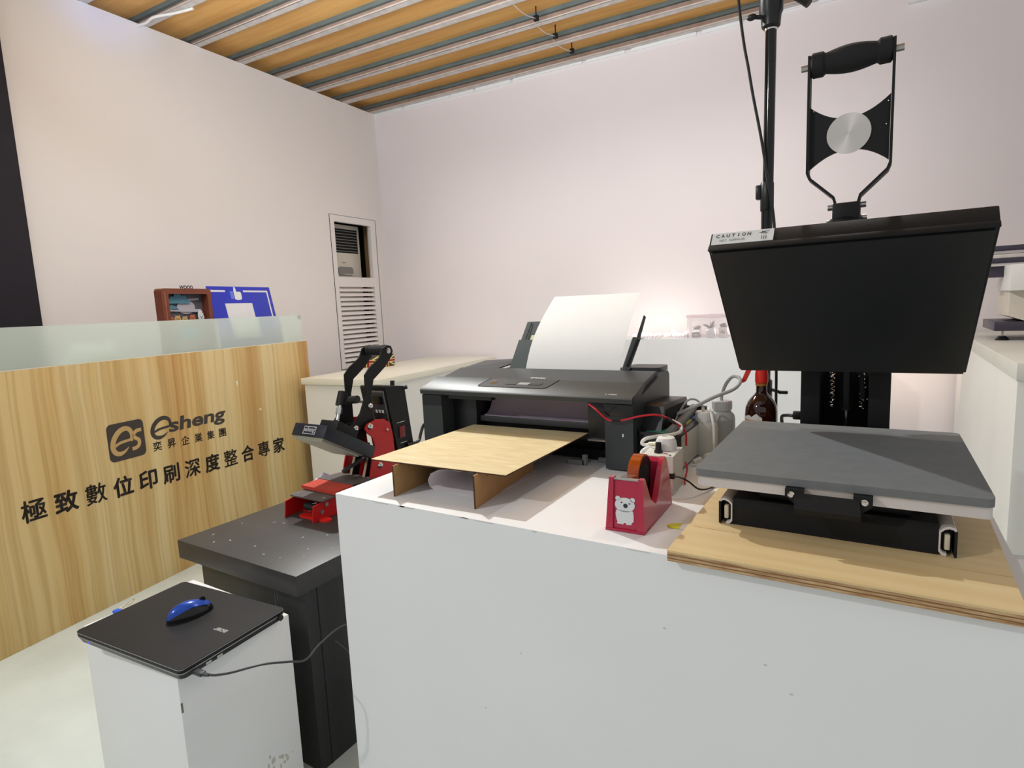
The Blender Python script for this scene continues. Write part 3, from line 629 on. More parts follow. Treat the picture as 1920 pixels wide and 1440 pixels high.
# ================================================================ TAPE DISPENSER
td_m = Matrix.Translation((-0.412, 1.15, 1.0)) @ Matrix.Rotation(math.radians(2), 4, 'Z')
td = thing('tape_dispenser', 'crimson desktop tape dispenser with a white bear sticker', 'tape dispenser', (-0.412, 1.15, 1.0), math.radians(2))
def tdb(): b = MB(); b.X = td_m; return b
# side walls: profile front low post, dip, tall rounded back
prof = [(-0.103, 0.0), (-0.092, 0.106), (-0.078, 0.106)] + [(-0.050, 0.055), (-0.018, 0.036), (0.0, 0.045), (0.035, 0.095)] + [(0.050, 0.112), (0.064, 0.116), (0.078, 0.108), (0.088, 0.085), (0.097, 0.04), (0.100, 0.0)]
for x0, x1 in ((-0.034, -0.025), (0.025, 0.034)):
    mb = tdb(); n = len(prof); flare = [0.006 * (1 - z / .116) for y, z in prof]
    sgn = -1 if x0 < 0 else 1; out = [((x0 if sgn < 0 else x1) + sgn * f, y, z) for (y, z), f in zip(prof, flare)]; inn = [((x1 if sgn < 0 else x0), y, z) for y, z in prof]
    mb.add(out + inn, [(i, (i + 1) % n, n + (i + 1) % n, n + i) for i in range(n)] + [tuple(range(n)), tuple(range(2 * n - 1, n - 1, -1))])
    build('side_wall', mb, redp_m, td, smooth=50)
fb = build('front_plate', tdb().yz([(-0.099, 0.0), (-0.088, 0.102), (-0.080, 0.102), (-0.060, 0.06), (-0.05, 0.02), (-0.05, 0.0)], -0.026, 0.026), redp_m, td)
build('back_plate', tdb().yz([(0.040, 0.0), (0.042, 0.06), (0.050, 0.106), (0.058, 0.1125), (0.066, 0.1125), (0.077, 0.105), (0.086, 0.083), (0.095, 0.04), (0.098, 0.0)], -0.026, 0.026), redp_m, td)
build('base_plate', tdb().box(-0.041, 0.041, -0.1045, 0.101, 0.0, 0.006, 0.003), redp_m, td)
build('floor_plate', tdb().box(-0.03, 0.03, -0.06, 0.06, 0.008, 0.018), redp_m, td)
build('cutter_blade', tdb().box(-0.025, 0.025, -0.091, -0.080, 0.102, 0.1045), steel_m, td)
rl = build('tape_roll', tdb().lathe([(0.028, -0.012), (0.047, -0.012), (0.048, -0.011), (0.048, 0.011), (0.047, 0.012), (0.028, 0.012)], (-0.005, 0.010, 0.082), (1, 0, 0), 32), tape_m, td)
build('tape_core', tdb().lathe([(0.006, -0.014), (0.026, -0.014), (0.029, -0.0125), (0.029, 0.0125), (0.026, 0.014), (0.012, 0.018), (0.006, 0.018)], (-0.005, 0.010, 0.082), (1, 0, 0), 20), matte_m, td)
build('roll_face', tdb().lathe([(0.0265, 0.0121), (0.044, 0.0121), (0.044, 0.0132), (0.0265, 0.0132)], (-0.005, 0.010, 0.082), (1, 0, 0), 28), black_m, td)
build('tape_end', tdb().prism([(-0.016, -0.082, 0.1046), (0.006, -0.082, 0.1046), (0.006, -0.041, 0.099), (-0.016, -0.041, 0.099)], (0, 0, .0005)), clear_m, td)
# bear sticker on the front plate
fpl = lambda x, z: (x, -0.0992 + 0.011 * (z + .012) / 0.102 - .0006, z + .012)
def patch(mb, pts): mb.prism([fpl(x, z) for x, z in pts], (0, -.0005, 0)); return mb
def ell(cx, cz, a, b, n=18): return [(cx + a * math.cos(2 * math.pi * i / n), cz + b * math.sin(2 * math.pi * i / n)) for i in range(n)]
mb = tdb(); body = [(-0.019, 0.030)] + [(-0.0205, 0.022), (-0.0185, 0.012), (-0.016, 0.006), (-0.018, 0.003), (-0.004, 0.0025), (-0.003, 0.0055), (0.001, 0.0055), (0.002, 0.0025), (0.012, 0.003), (0.013, 0.007), (0.0165, 0.010), (0.0165, 0.022), (0.015, 0.030)]
patch(mb, body); patch(mb, ell(-0.002, 0.041, 0.0205, 0.0145)); patch(mb, ell(-0.0165, 0.053, 0.0052, 0.0045)); patch(mb, ell(0.0135, 0.052, 0.0052, 0.0045))
bs = build('bear_sticker', mb, label_m, fb)
mb = tdb(); fpl0 = fpl; fpl = lambda x, z: (x, fpl0(x, z)[1] - .0006, z + .012)
patch(mb, ell(-0.0005, 0.0395, 0.0045, 0.0042)); patch(mb, ell(-0.0085, 0.0455, 0.0018, 0.0012)); patch(mb, ell(0.0075, 0.0445, 0.0018, 0.0012))
build('bear_face', mb, inkb_m, bs)
fpl = fpl0
# ================================================================ PUMP, BOTTLES, TUBES
pb_m = Matrix.Translation((-0.427, 1.35, 1.0)) @ Matrix.Rotation(math.radians(3), 4, 'Z')
pb = thing('pump_box', 'white pump controller box with black knob behind the tape dispenser', 'pump', (-0.427, 1.35, 1.0), math.radians(3))
def pbb(): b = MB(); b.X = pb_m; return b
build('case', pbb().box(-0.037, 0.037, -0.05, 0.05, 0.0, 0.092, 0.002), pump_m, pb)
build('pump_head', pbb().lathe([(0.026, 0.0925), (0.026, 0.100), (0.024, 0.112), (0.020, 0.121), (0.010, 0.124), (0.009, 0.120)], (0.004, 0.018, 0), (0, 0, 1), 24), capw_m, pb)
build('mount_ear', pbb().box(-0.030, 0.036, 0.012, 0.024, 0.0922, 0.096, .002), capw_m, pb)
build('hose_barb', pbb().mat(M('pale_yellow_hose', (226, 222, 190), .4)).cyl((-0.018, 0.02, 0.103), (-0.040, 0.027, 0.100), .005, .004), None, pb)
kn = build('knob', pbb().lathe([(0.010, 0.092), (0.010, 0.098), (0.0075, 0.099), (0.0068, 0.116), (0.006, 0.117)], (-0.004, -0.022, 0), (0, 0, 1), 16), blackp_m, pb)
build('pink_mark', pbb().mat(M('pink_mark', (236, 140, 160), .6)).box(0.010, 0.018, -0.028, -0.022, 0.0921, 0.0927), None, pb)
build('screw', pbb().mat(matte_m).cyl((0.029, -0.043, 0.092), (0.029, -0.043, 0.0935), .002), None, pb)
build('power_jack', pbb().mat(blackp_m).box(0.028, 0.040, -0.052, -0.044, 0.04, 0.052), None, pb)
def bottle(name, label, cx, cy, r, h, zneck, rc_, zc0, zc1, mat, capm, group=None):
    t = thing(name, label, 'bottle', (cx, cy, 1.0), 0, group)
    build('bottle_body', MB().lathe([(r * .9, 0.0), (r, .006), (r, h), (r * .93, h + .012), (r * .70, zneck), (rc_ * .85, zneck + .006), (rc_ * .85, zc0 + .002)], (cx, cy, 1.0), (0, 0, 1), 28), mat, t)
    prof = [(rc_ * .98, zc0), (rc_, zc0 + .002), (rc_, zc1 - .003), (rc_ * .92, zc1), (rc_ * .3, zc1)]
    mb = MB().lathe(prof, (cx, cy, 1.0), (0, 0, 1), 28)
    c = build('screw_cap', mb, capm, t)
    mb = MB()
    for k in range(24):
        a = 2 * math.pi * k / 24; mb.box(0, 0.0012, -0.0008, 0.0008, zc0 + .003, zc1 - .004)
        for v in range(len(mb.v) - 8, len(mb.v)):
            p = mb.v[v]; x = rc_ - .0002 + p.x; mb.v[v] = Vector((cx + x * math.cos(a) - p.y * math.sin(a), cy + x * math.sin(a) + p.y * math.cos(a), 1.0 + p.z))
    build('cap_rib', mb, capm, c); return t
b1 = bottle('waste_bottle', 'milky plastic bottle with ribbed white cap nearest the pump', -0.415, 1.705, 0.037, 0.078, 0.096, 0.0245, 0.099, 0.126, milky_m, capw_m, 'hose bottles on the counter')
mb = MB(); mb.cyl((-0.418, 1.703, 1.126), (-0.418, 1.703, 1.137), .0045); mb.cyl((-0.402, 1.700, 1.126), (-0.402, 1.700, 1.137), .0045); build('cap_nozzle', mb, capw_m, b1)
b2 = bottle('waste_bottle', 'greyish plastic bottle behind the milky one with a grey hose looping into it', -0.392, 1.825, 0.038, 0.085, 0.106, 0.028, 0.111, 0.140, M('grey_milky_plastic', (186, 190, 188), .3, var=.04, trans=.2, ior=1.3), M('grey_cap', (196, 198, 198), .35), 'hose bottles on the counter')
def tube_thing(name, label, cat, pts, r, mat): return base_mesh(name, MB().tube(pts, r, 8), mat, label, cat, pts[0])
tube_thing('ink_hose', 'thick grey hose looping above the two plastic bottles', 'hose', [(-0.523, 1.620, 1.104), (-0.487, 1.640, 1.120), (-0.437, 1.670, 1.143), (-0.385, 1.700, 1.170), (-0.343, 1.740, 1.187), (-0.330, 1.770, 1.204), (-0.339, 1.790, 1.216), (-0.359, 1.800, 1.215), (-0.379, 1.810, 1.189), (-0.392, 1.820, 1.154), (-0.393, 1.824, 1.135)], .0052, hose_m)
tube_thing('pump_hose', 'white hose looping from the ink tank tray to the pump head', 'hose', [(-0.463, 1.550, 1.125), (-0.435, 1.530, 1.118), (-0.426, 1.500, 1.109), (-0.434, 1.460, 1.108), (-0.463, 1.420, 1.109), (-0.483, 1.390, 1.107), (-0.490, 1.385, 1.097), (-0.480, 1.383, 1.094), (-0.460, 1.378, 1.099)], .0045, whose_m)
tube_thing('pump_hose', 'short white hose bent down beside the pump box', 'hose', [(-0.455, 1.376, 1.093), (-0.472, 1.370, 1.089), (-0.484, 1.365, 1.079), (-0.480, 1.360, 1.068), (-0.470, 1.358, 1.060)], .0045, whose_m)
tube_thing('air_hose', 'thin grey hose arching into the milky bottle cap', 'hose', [(-0.478, 1.620, 1.107), (-0.474, 1.660, 1.129), (-0.458, 1.680, 1.158), (-0.441, 1.700, 1.160), (-0.423, 1.703, 1.147), (-0.418, 1.703, 1.136)], .003, hose_m)
tube_thing('drain_hose', 'white hose hanging down the front of the milky bottle', 'hose', [(-0.402, 1.700, 1.136), (-0.390, 1.675, 1.128), (-0.380, 1.660, 1.100), (-0.377, 1.655, 1.065), (-0.377, 1.655, 1.030)], .0038, whose_m)
sw_ = tube_thing('signal_wire', 'red wire from the printer front to the pump', 'wire', [(-0.655, 1.434, 1.180), (-0.629, 1.425, 1.167), (-0.602, 1.425, 1.145), (-0.581, 1.425, 1.140), (-0.554, 1.428, 1.144), (-0.510, 1.430, 1.156), (-0.475, 1.450, 1.158), (-0.456, 1.480, 1.146), (-0.447, 1.510, 1.130), (-0.420, 1.52, 1.105), (-0.417, 1.52, 1.066)], .0026, redw_m)
build('wire_splice', MB().tube([(-0.585, 1.425, 1.140), (-0.562, 1.426, 1.142)], .0033, 7, 1), blackp_m, sw_)
build('wire_splice', MB().tube([(-0.457, 1.478, 1.146), (-0.444, 1.512, 1.126)], .0036, 7, 1), blackp_m, sw_)
tube_thing('power_lead', 'thin black lead from the pump box to behind the plywood board', 'wire', [(-0.392, 1.302, 1.046), (-0.370, 1.30, 1.046), (-0.352, 1.305, 1.036), (-0.336, 1.33, 1.014), (-0.322, 1.38, 1.004), (-0.315, 1.45, 1.004)], .0022, blackp_m)
tube_thing('signal_wire', 'short dark red wire on the counter beside the pump box', 'wire', [(-0.412, 1.49, 1.03), (-0.404, 1.48, 1.014), (-0.394, 1.42, 1.005), (-0.385, 1.39, 1.004)], .0022, redw_m)
mb = MB(); mb.ball((-0.368, 1.60, 1.018), .018, 1.5, .9, .8, 14, 8); mb.cyl((-0.395, 1.58, 1.016), (-0.41, 1.56, 1.012), .008, .006); mb.cyl((-0.345, 1.61, 1.02), (-0.325, 1.62, 1.026), .014, .012)
base_mesh('hose_valve', mb, milky_m, 'cloudy plastic valve piece beside the milky bottle', 'valve', (-0.368, 1.60, 1.0))
# spray bottle
sb = thing('spray_bottle', 'brown amber spray bottle with red trigger behind the heat press', 'bottle', (-0.277, 1.80, 1.0))
sc_ = (-0.277, 1.80, 1.0)
build('bottle_body', MB().lathe([(.040, 0), (.044, .004), (.044, .118), (.0425, .130), (.037, .145), (.028, .158), (.019, .167), (.015, .174), (.0145, .196)], sc_, (0, 0, 1), 32), amber_m, sb)
build('neck_ring', MB().lathe([(.0152, .192), (.0165, .193), (.0165, .199), (.0152, .200)], sc_, (0, 0, 1), 24), M('amber_ring', (176, 110, 50), .4), sb)
mb = MB().lathe([(.0165, .2005), (.0178, .202), (.0178, .224), (.016, .237)], sc_, (0, 0, 1), 24)
sp_ = build('spray_head', mb, redtrig_m, sb)
mb = MB(); mb.box(-0.335, -0.245, 1.790, 1.810, 1.236, 1.260, .005); mb.xz([(-0.318, 1.238), (-0.304, 1.238), (-0.320, 1.203), (-0.334, 1.197)], 1.793, 1.807); build('trigger', mb, redtrig_m, sp_)
mb = MB(); n = 10; ring = [(-0.277 + .0446 * math.cos(math.radians(a)), 1.80 + .0446 * math.sin(math.radians(a))) for a in [186 + 96 * i / n for i in range(n + 1)]]
top_ = [1.108 + .003 * math.sin(i * 1.7) + (.006 if i in (7, 8) else 0) for i in range(n + 1)]
vs = [(x, y, 1.06) for x, y in ring] + [(x, y, t) for (x, y), t in zip(ring, top_)]
mb.add(vs, [(i, i + 1, n + 2 + i, n + 1 + i) for i in range(n)]); lb = build('paper_label', mb, label_m, sb)
mb = MB(); r2 = [(-0.277 + .0449 * math.cos(math.radians(a)), 1.80 + .0449 * math.sin(math.radians(a))) for a in [200 + 76 * i / n for i in range(n + 1)]]
mb.add([(x, y, 1.094) for x, y in r2] + [(x, y, 1.0975) for x, y in r2], [(i, i + 1, n + 2 + i, n + 1 + i) for i in range(n)]); build('label_stripe', mb, M('orange_print', (216, 160, 90), .6), lb)
# yellow tipped scraper
base_mesh('plastic_scraper', MB().mat(paper_m).xy([(-0.318, 1.132), (-0.268, 1.165), (-0.262, 1.125), (-0.318, 1.108)], 1.0005, 1.004).mat(yel_m).xy([(-0.318, 1.132), (-0.318, 1.108), (-0.336, 1.105), (-0.344, 1.112), (-0.338, 1.122)], 1.0005, 1.0042), None,
          'white plastic scraper with a yellow tip poking out from the plywood board', 'scraper', (-0.3, 1.12, 1.0))
# ================================================================ HEAT PRESS
bd = thing('plywood_board', 'plywood board lying on the counter under the large heat press', 'board', (-0.05, 1.35, 1.0))
BX = [(-0.297, 0.958), (0.182, 0.962), (0.198, 1.80), (-0.290, 1.80)]
build('face_veneer', MB().prism([(x, y, 1.0165) for x, y in BX], (0, 0, .0035)), ply_m, bd)
for k, (z0, z1, m) in enumerate(((1.0002, 1.0045, ply_e), (1.0045, 1.0065, plyd_m), (1.0065, 1.0105, ply_e), (1.0105, 1.0125, plyd_m), (1.0125, 1.0165, ply_e))):
    build('ply_layer', MB().prism([(x * (1 + .0006 * (k % 2)), y + .0008 * (k % 2), z0) for x, y in BX], (0, 0, z1 - z0)), m, bd)
mb = MB(); mb.tube([(-0.285, 1.085, 1.0198), (-0.10, 1.082, 1.0198), (0.10, 1.078, 1.0198), (0.184, 1.080, 1.0198)], .0008, 5); build('veneer_joint', mb, M('joint_line', (186, 154, 108), .7), bd)
hp = thing('heat_press', 'large black clamshell heat press with grey lower platen and loop handle', 'heat press', (-0.063, 1.40, 1.02))
# base tray between two slide rails
build('base_tray', MB().mat(black_m).yz([(1.126, 1.0205), (1.126, 1.058), (1.136, 1.070), (1.62, 1.070), (1.62, 1.0205)], -0.222, 0.096), None, hp)
def rail(x0, x1):                                   # x0 outer side, x1 inner side
    s = 1 if x1 > x0 else -1; w_ = abs(x1 - x0)
    P = lambda a, z: (x0 + s * a * w_, z)
    oc = [P(0, 0), P(0, .042), P(.12, .048), P(.45, .0495), P(.75, .047), P(1, .040), P(1, .006), P(.8, 0), P(.55, -.001)]
    inn = [P(.55, .004), P(.74, .005), P(.90, .009), P(.90, .038), P(.70, .043), P(.45, .0455), P(.2, .044), P(.14, .040), P(.14, 0)]
    mb = MB().mat(alu_m); y0, y1 = 1.122, 1.60
    po = [(x, y0, 1.0215 + z) for x, z in oc]; pi = [(x, y0, 1.0215 + z) for x, z in inn]
    poly = po + pi
    n = len(poly); vs = [Vector(p) for p in poly] + [Vector((p[0], y1, p[2])) for p in poly]
    fs = [(i, (i + 1) % n, n + (i + 1) % n, n + i) for i in range(n)]; no = len(po)
    for i in range(no - 1): fs.append((i, i + 1, n - 2 - i, n - 1 - i))
    mb.add(vs, fs); r = build('slide_rail', mb, None, hp)
    build('rail_cover', MB().box(x0, x0 + s * .0035, y0 - .002, y1, 1.0215, 1.064), black_m, r)
    mb = MB(); xa = x0 + s * w_ * .36; xb = x0 + s * w_ * .68; mb.box(xa, xb, y0 + .003, y1, 1.030, 1.056, .002); build('slide_bar', mb, M('pale_nylon', (206, 202, 176), .45), r)
    build('rail_core', MB().box(x0 + s * .006, x1 - s * .004, y0 + .012, y1, 1.0235, 1.062), matte_m, r)
rail(-0.246, -0.222); rail(0.120, 0.096)
mb = MB(); 
for x in (-0.262, 0.132): build('platen_bracket', MB().box(x, x + .010, 1.27, 1.30, 1.060, 1.094), black_m, hp)
build('slide_block', MB().box(-0.18, 0.06, 1.15, 1.50, 1.070, 1.096, .004), black_m, hp)
pl_ = build('lower_platen', MB().xy(rrect(-0.283, 0.160, 1.104, 1.588, .010), 1.096, 1.1155), alu_m, hp)
build('silicone_pad', MB().xy(rrect(-0.287, 0.162, 1.099, 1.592, .014), 1.1158, 1.1295), sil_m, hp)
# front pull handle
def cap_z(mb): mb.v = [Vector((v.x, v.y, min(v.z, 1.1152))) for v in mb.v]; return mb
ph = build('pull_handle', cap_z(MB().xz([(-0.127, 1.131), (-0.098, 1.131), (-0.098, 1.112), (-0.100, 1.090), (-0.112, 1.090), (-0.127, 1.102)], 1.083, 1.104)), black_m, hp)
build('handle_bracket', cap_z(MB().xz([(-0.024, 1.128), (0.004, 1.128), (0.004, 1.100), (-0.010, 1.088), (-0.024, 1.088)], 1.083, 1.104)), black_m, ph)
build('handle_bar', MB().prism([(-0.112, 1.083, 1.110), (-0.015, 1.083, 1.110), (-0.012, 1.062, 1.088), (-0.11, 1.062, 1.088)], (0, .004, -.010)), black_m, ph)
for x in (-0.117, -0.008): build('handle_screw', MB().lathe([(.006, 0), (.006, .002), (.004, .004), (.002, .003)], (x, 1.0832, 1.106), (0, -1, 0), 12), chrome_m, ph)
# post at the back
for x0, x1 in ((-0.161, -0.117), (-0.012, 0.034)):
    build('post_plate', MB().box(x0, x1, 1.655, 1.85, 1.0205, 1.300, .003), black_m, hp)
build('post_back', MB().box(-0.161, 0.034, 1.80, 1.85, 1.0205, 1.26, .003), matte_m, hp)
build('post_foot', MB().yz([(1.60, 1.0205), (1.60, 1.06), (1.66, 1.10), (1.68, 1.10), (1.68, 1.0205)], 0.034, 0.046), black_m, hp)
build('post_foot', MB().box(-0.20, 0.075, 1.58, 1.86, 1.0205, 1.035), black_m, hp)
gs = build('gas_strut', MB().cyl((-0.060, 1.72, 1.045), (-0.060, 1.715, 1.165), .006), chrome_m, hp)
build('strut_cylinder', MB().cyl((-0.060, 1.715, 1.15), (-0.062, 1.70, 1.30), .014), blackp_m, gs)
def helix(c0, c1, r, turns, th):
    c0, c1 = Vector(c0), Vector(c1); n = turns * 10
    return MB().tube([c0.lerp(c1, i / n) + Vector((r * math.cos(2 * math.pi * i / 10), r * math.sin(2 * math.pi * i / 10), 0)) for i in range(n + 1)], th, 5, 1)
for x in (-0.095, -0.028): build('return_spring', helix((x, 1.725, 1.15), (x * 1.0, 1.715, 1.262), .007, 10, .0017), chrome_m, hp)
mb = MB()
for x, z in ((-0.030, 1.21), (-0.022, 1.196), (-0.026, 1.180)): build('bolt_head', MB().ball((x + .012, 1.70, z), .0025, n=8, m=6), chrome_m, hp)
mb = MB(); mb.prism([(-0.085, 1.70, 1.275), (-0.075, 1.70, 1.275), (-0.052, 1.70, 1.20), (-0.060, 1.70, 1.20)], (0, .02, 0)); mb.prism([(-0.035, 1.70, 1.275), (-0.025, 1.70, 1.275), (-0.020, 1.70, 1.18), (-0.030, 1.70, 1.18)], (0, .02, 0))
build('link_arm', mb, black_m, hp)
pg = build('power_plug', MB().box(-0.183, -0.1615, 1.695, 1.712, 1.118, 1.140, .003), blackp_m, hp)
build('power_cord', MB().tube([(-0.182, 1.703, 1.127), (-0.200, 1.72, 1.124), (-0.216, 1.75, 1.112), (-0.220, 1.82, 1.06), (-0.225, 1.90, 1.006)], .0045, 8), blackp_m, pg)
# upper heating plate, tilted open
UP = Matrix.Translation((-0.0635, 1.22, 1.542)) @ Matrix(((1, 0, 0, 0), (0, .757, .653, 0), (0, -.653, .757, 0), (0, 0, 0, 1)))
def up(): b = MB(); b.X = UP; return b
uh = build('upper_plate', up().box(-0.2265, 0.2265, 0.0, 0.4226, 0.004, 0.047, .002), black_m, hp)
build('heat_element', up().mat(M('dark_teflon', (30, 33, 34), .38, var=.08, bump=.06, bscale=500)).prism([(x, y, -0.001) for x, y in rrect(-0.2215, 0.2215, 0.008, 0.420, .003)], (0, 0, .006)), None, uh)
build('plate_lip', up().box(-0.2268, 0.2268, -0.001, 0.003, 0.0, 0.012, .001), black_m, uh)
lb = build('caution_label', up().box(-0.2225, -0.1085, -0.0012, 0.0005, 0.014, 0.0445), label_m, uh)
U3, V3 = (1, 0, 0), (0, .653, .757)
def upl(mb, s, x, z, wd, h, wt=0.0, sh=0.0):
    lettering(mb, s, UP @ Vector((x, -0.0018, z)), U3, V3, width=wd, height=h, weight=wt, shear=sh); return mb
mb = MB()
for i, ch in enumerate('CAUTION'): upl(mb, ch, -0.2150 + i * .0098 + (.0024 if ch == 'I' else 0), 0.0315, .0018 if ch == 'I' else .0066, .0085, .02)
build('caution_lettering', mb, inkb_m, lb)
mb = upl(MB(), 'HOT   SURFACES', -0.2070, 0.0205, .047, .0055); build('hot_lettering', mb, M('grey_print', (120, 122, 126), .6), lb)
mb = up(); 
def tri(pts): mb.prism([(x, -0.0016, z) for x, z in pts], (0, -.0004, 0))
for x in (-0.1300, -0.1262, -0.1224):
    for k in range(4): tri([(x + .0007 * (k % 2), .0185 + k * .0022), (x + .0009 + .0007 * (k % 2), .0185 + k * .0022), (x + .0009 + .0007 * ((k + 1) % 2), .0207 + k * .0022), (x + .0007 * ((k + 1) % 2), .0207 + k * .0022)])
for a in ((-.1345, .036, -.117, .0405), (-.130, .0395, -.120, .0345), (-.128, .036, -.122, .0325), (-.131, .034, -.124, .0395)):
    tri([(a[0], a[1]), (a[2], a[3]), (a[2], a[3] - .0010), (a[0], a[1] - .0010)])
build('hot_hand_symbol', mb, inkb_m, lb)
build('hinge_block', up().box(-0.085, 0.085, 0.22, 0.44, 0.047, 0.10, .006), black_m, uh)
# handle yoke
yk = build('yoke_collar', MB().box(-0.079, -0.033, 1.305, 1.355, 1.56, 1.617, .003), black_m, hp)
build('yoke_flange', MB().lathe([(.034, 0), (.034, .012), (.024, .020), (.02, .02)], (-0.056, 1.33, 1.572), (0, 0, 1), 20), black_m, yk)
mb = MB()
for x, z in ((-0.088, 1.612), (-0.024, 1.612)): mb.cyl((x, 1.33, z), (-0.056, 1.33, z), .0055)
mb.cyl((-0.090, 1.33, 1.583), (-0.056, 1.33, 1.583), .006); mb.cyl((-0.022, 1.33, 1.588), (-0.056, 1.33, 1.588), .006); build('yoke_bolt', mb, steel_m, yk)
for s in (-1, 1):
    X = lambda x: -0.056 + s * x
    path = [(X(.020), 1.612), (X(.024), 1.628), (X(.066), 1.668), (X(.0705), 1.680), (X(.0705), 1.895)]
    th = .0045; mb = MB(); outer = path; inner = [(X(.020 - .0045), 1.612), (X(.0205), 1.631), (X(.0620), 1.671), (X(.066), 1.682), (X(.066), 1.895)]
    mb.xz(outer + inner[::-1], 1.313, 1.347); build('yoke_arm', mb, black_m, yk)
    mb = MB(); mb.cyl((X(.0705), 1.33, 1.879), (X(.083), 1.33, 1.879), .0065, n=8); build('handle_bolt', mb, steel_m, yk)
ta = [(-0.056 + .0655 * t, 1.773 + .030 * t * t) for t in [-1 + i / 8 for i in range(17)]]
bt = [(-0.056 + .0655 * t, 1.716 - .029 * t * t) for t in [1 - i / 8 for i in range(17)]]
wb = build('yoke_web', MB().xz(ta + bt, 1.324, 1.329), black_m, yk)
mb = MB(); mb.cyl((-0.056, 1.3238, 1.7445), (-0.056, 1.3215, 1.7445), .0365, n=40)
dm = bpy.data.materials.new('spun_steel'); dm.use_nodes = True; nt = dm.node_tree; b_ = nt.nodes['Principled BSDF']; b_.inputs['Metallic'].default_value = .55; b_.inputs['Roughness'].default_value = .36; b_.inputs['Anisotropic'].default_value = .7
tcn = nt.nodes.new('ShaderNodeTexCoord'); tg = nt.nodes.new('ShaderNodeTangent'); tg.direction_type = 'RADIAL'; tg.axis = 'Y'; nt.links.new(tg.outputs[0], b_.inputs['Tangent']); b_.inputs['Base Color'].default_value = lin((206, 202, 198))
dsc = MB(); dsc.v = [v - Vector((-0.056, 1.3238, 1.7445)) for v in mb.v]; dsc.f = mb.f; dsc.mi = mb.mi
dsk = build('steel_disc', dsc, dm, yk, local=True); dsk.location = Vector((-0.056, 1.3238, 1.7445)) - Vector((-0.063, 1.40, 1.02))
mb = MB()
for x, z in ((-0.116, 1.795), (0.006, 1.79), (0.004, 1.75)): build('web_rivet', MB().ball((x, 1.3235, z), .002, n=8, m=6), steel_m, yk)
pr_ = [(.0185, -.066), (.0225, -.063), (.0225, -.046), (.0195, -.043)] + [(.0185 + .0062 * math.sin(math.pi * i / 10), -.041 + .082 * i / 10) for i in range(11)] + [(.0195, .043), (.0225, .046), (.0225, .063), (.0185, .066)]
build('handle_grip', MB().lathe(pr_, (-0.056, 1.33, 1.880), (1, 0, 0), 26), foam_m, yk)
# ================================================================ MINI PRESS on the dark cabinet
mp = thing('label_press', 'small red and black label heat press on the dark cabinet', 'heat press', (-1.82, 1.6, 0.69))
L0, L1 = -1.905, -1.742
fr = None
for x0, x1 in ((L0, L0 + .006), (L1 - .006, L1)):
    build('base_side', MB().yz([(1.364, .691), (1.372, .752), (1.40, .756), (1.66, .770), (1.672, .82), (1.69, .87), (1.705, .90), (1.692, .945), (1.668, .965), (1.655, .985), (1.668, 1.004), (1.72, 1.013), (1.765, 1.008), (1.798, .985), (1.809, .94), (1.815, .86), (1.83, .78), (1.84, .691)], x0, x1), red_m, mp)
build('base_floor', MB().box(L0 + .006, L1 - .006, 1.44, 1.84, .691, .698), red_m, mp)
build('base_tongue', MB().xy(rrect(-1.86, -1.70, 1.388, 1.425, .016), .6905, .697), M('bright_red', (224, 40, 34), .35), mp)
sp1 = build('platen_spring', MB().cyl((-1.84, 1.42, .727), (-1.775, 1.42, .727), .017), blackp_m, mp)
build('spring_coil', helix((-1.80, 1.40, .712), (-1.80, 1.43, .745), .012, 3, .002), chrome_m, sp1)
mb = MB()
for y, z in ((1.405, .722), (1.428, .745)): build('base_bolt', MB().cyl((L1, y, z), (L1 + .006, y, z), .008, n=10), steel_m, mp)
lp = build('lower_plate', MB().xy([(-1.918, 1.408), (-1.908, 1.400), (-1.735, 1.400), (-1.728, 1.408), (-1.735, 1.70), (-1.915, 1.70)], .762, .767), taupe_m, mp)
mb = MB()
for x, y in ((-1.895, 1.43), (-1.752, 1.43), (-1.895, 1.65), (-1.752, 1.65)): build('plate_screw', MB().cyl((x, y, .767), (x, y, .7685), .006, n=12), steel_m, lp)
build('rubber_pad', MB().prism([(-1.925, 1.468, .771), (-1.732, 1.468, .768), (-1.732, 1.560, .770), (-1.925, 1.560, .773)], (0, 0, .013)), rubber_m, mp)
build('cover_sheet', MB().prism([(-1.93, 1.555, .785), (-1.73, 1.555, .782), (-1.73, 1.68, .775), (-1.925, 1.68, .779)], (0, 0, .003)), taupe_m, mp)
for x in (-1.865, -1.79):
    hs = build('hinge_strut', MB().prism([(x, 1.63, .69), (x, 1.675, .69), (x, 1.735, .86), (x, 1.70, .87)], (.012, 0, 0)), black_m, mp)
    build('strut_edge', MB().prism([(x, 1.629, .69), (x, 1.633, .69), (x, 1.704, .87), (x, 1.700, .87)], (.0125, 0, 0)), steel_m, hs)
build('lock_rod', MB().tube([(-1.80, 1.574, .825), (-1.80, 1.64, .840), (-1.80, 1.712, .855)], .0075, 10, 2), grey_m, mp)
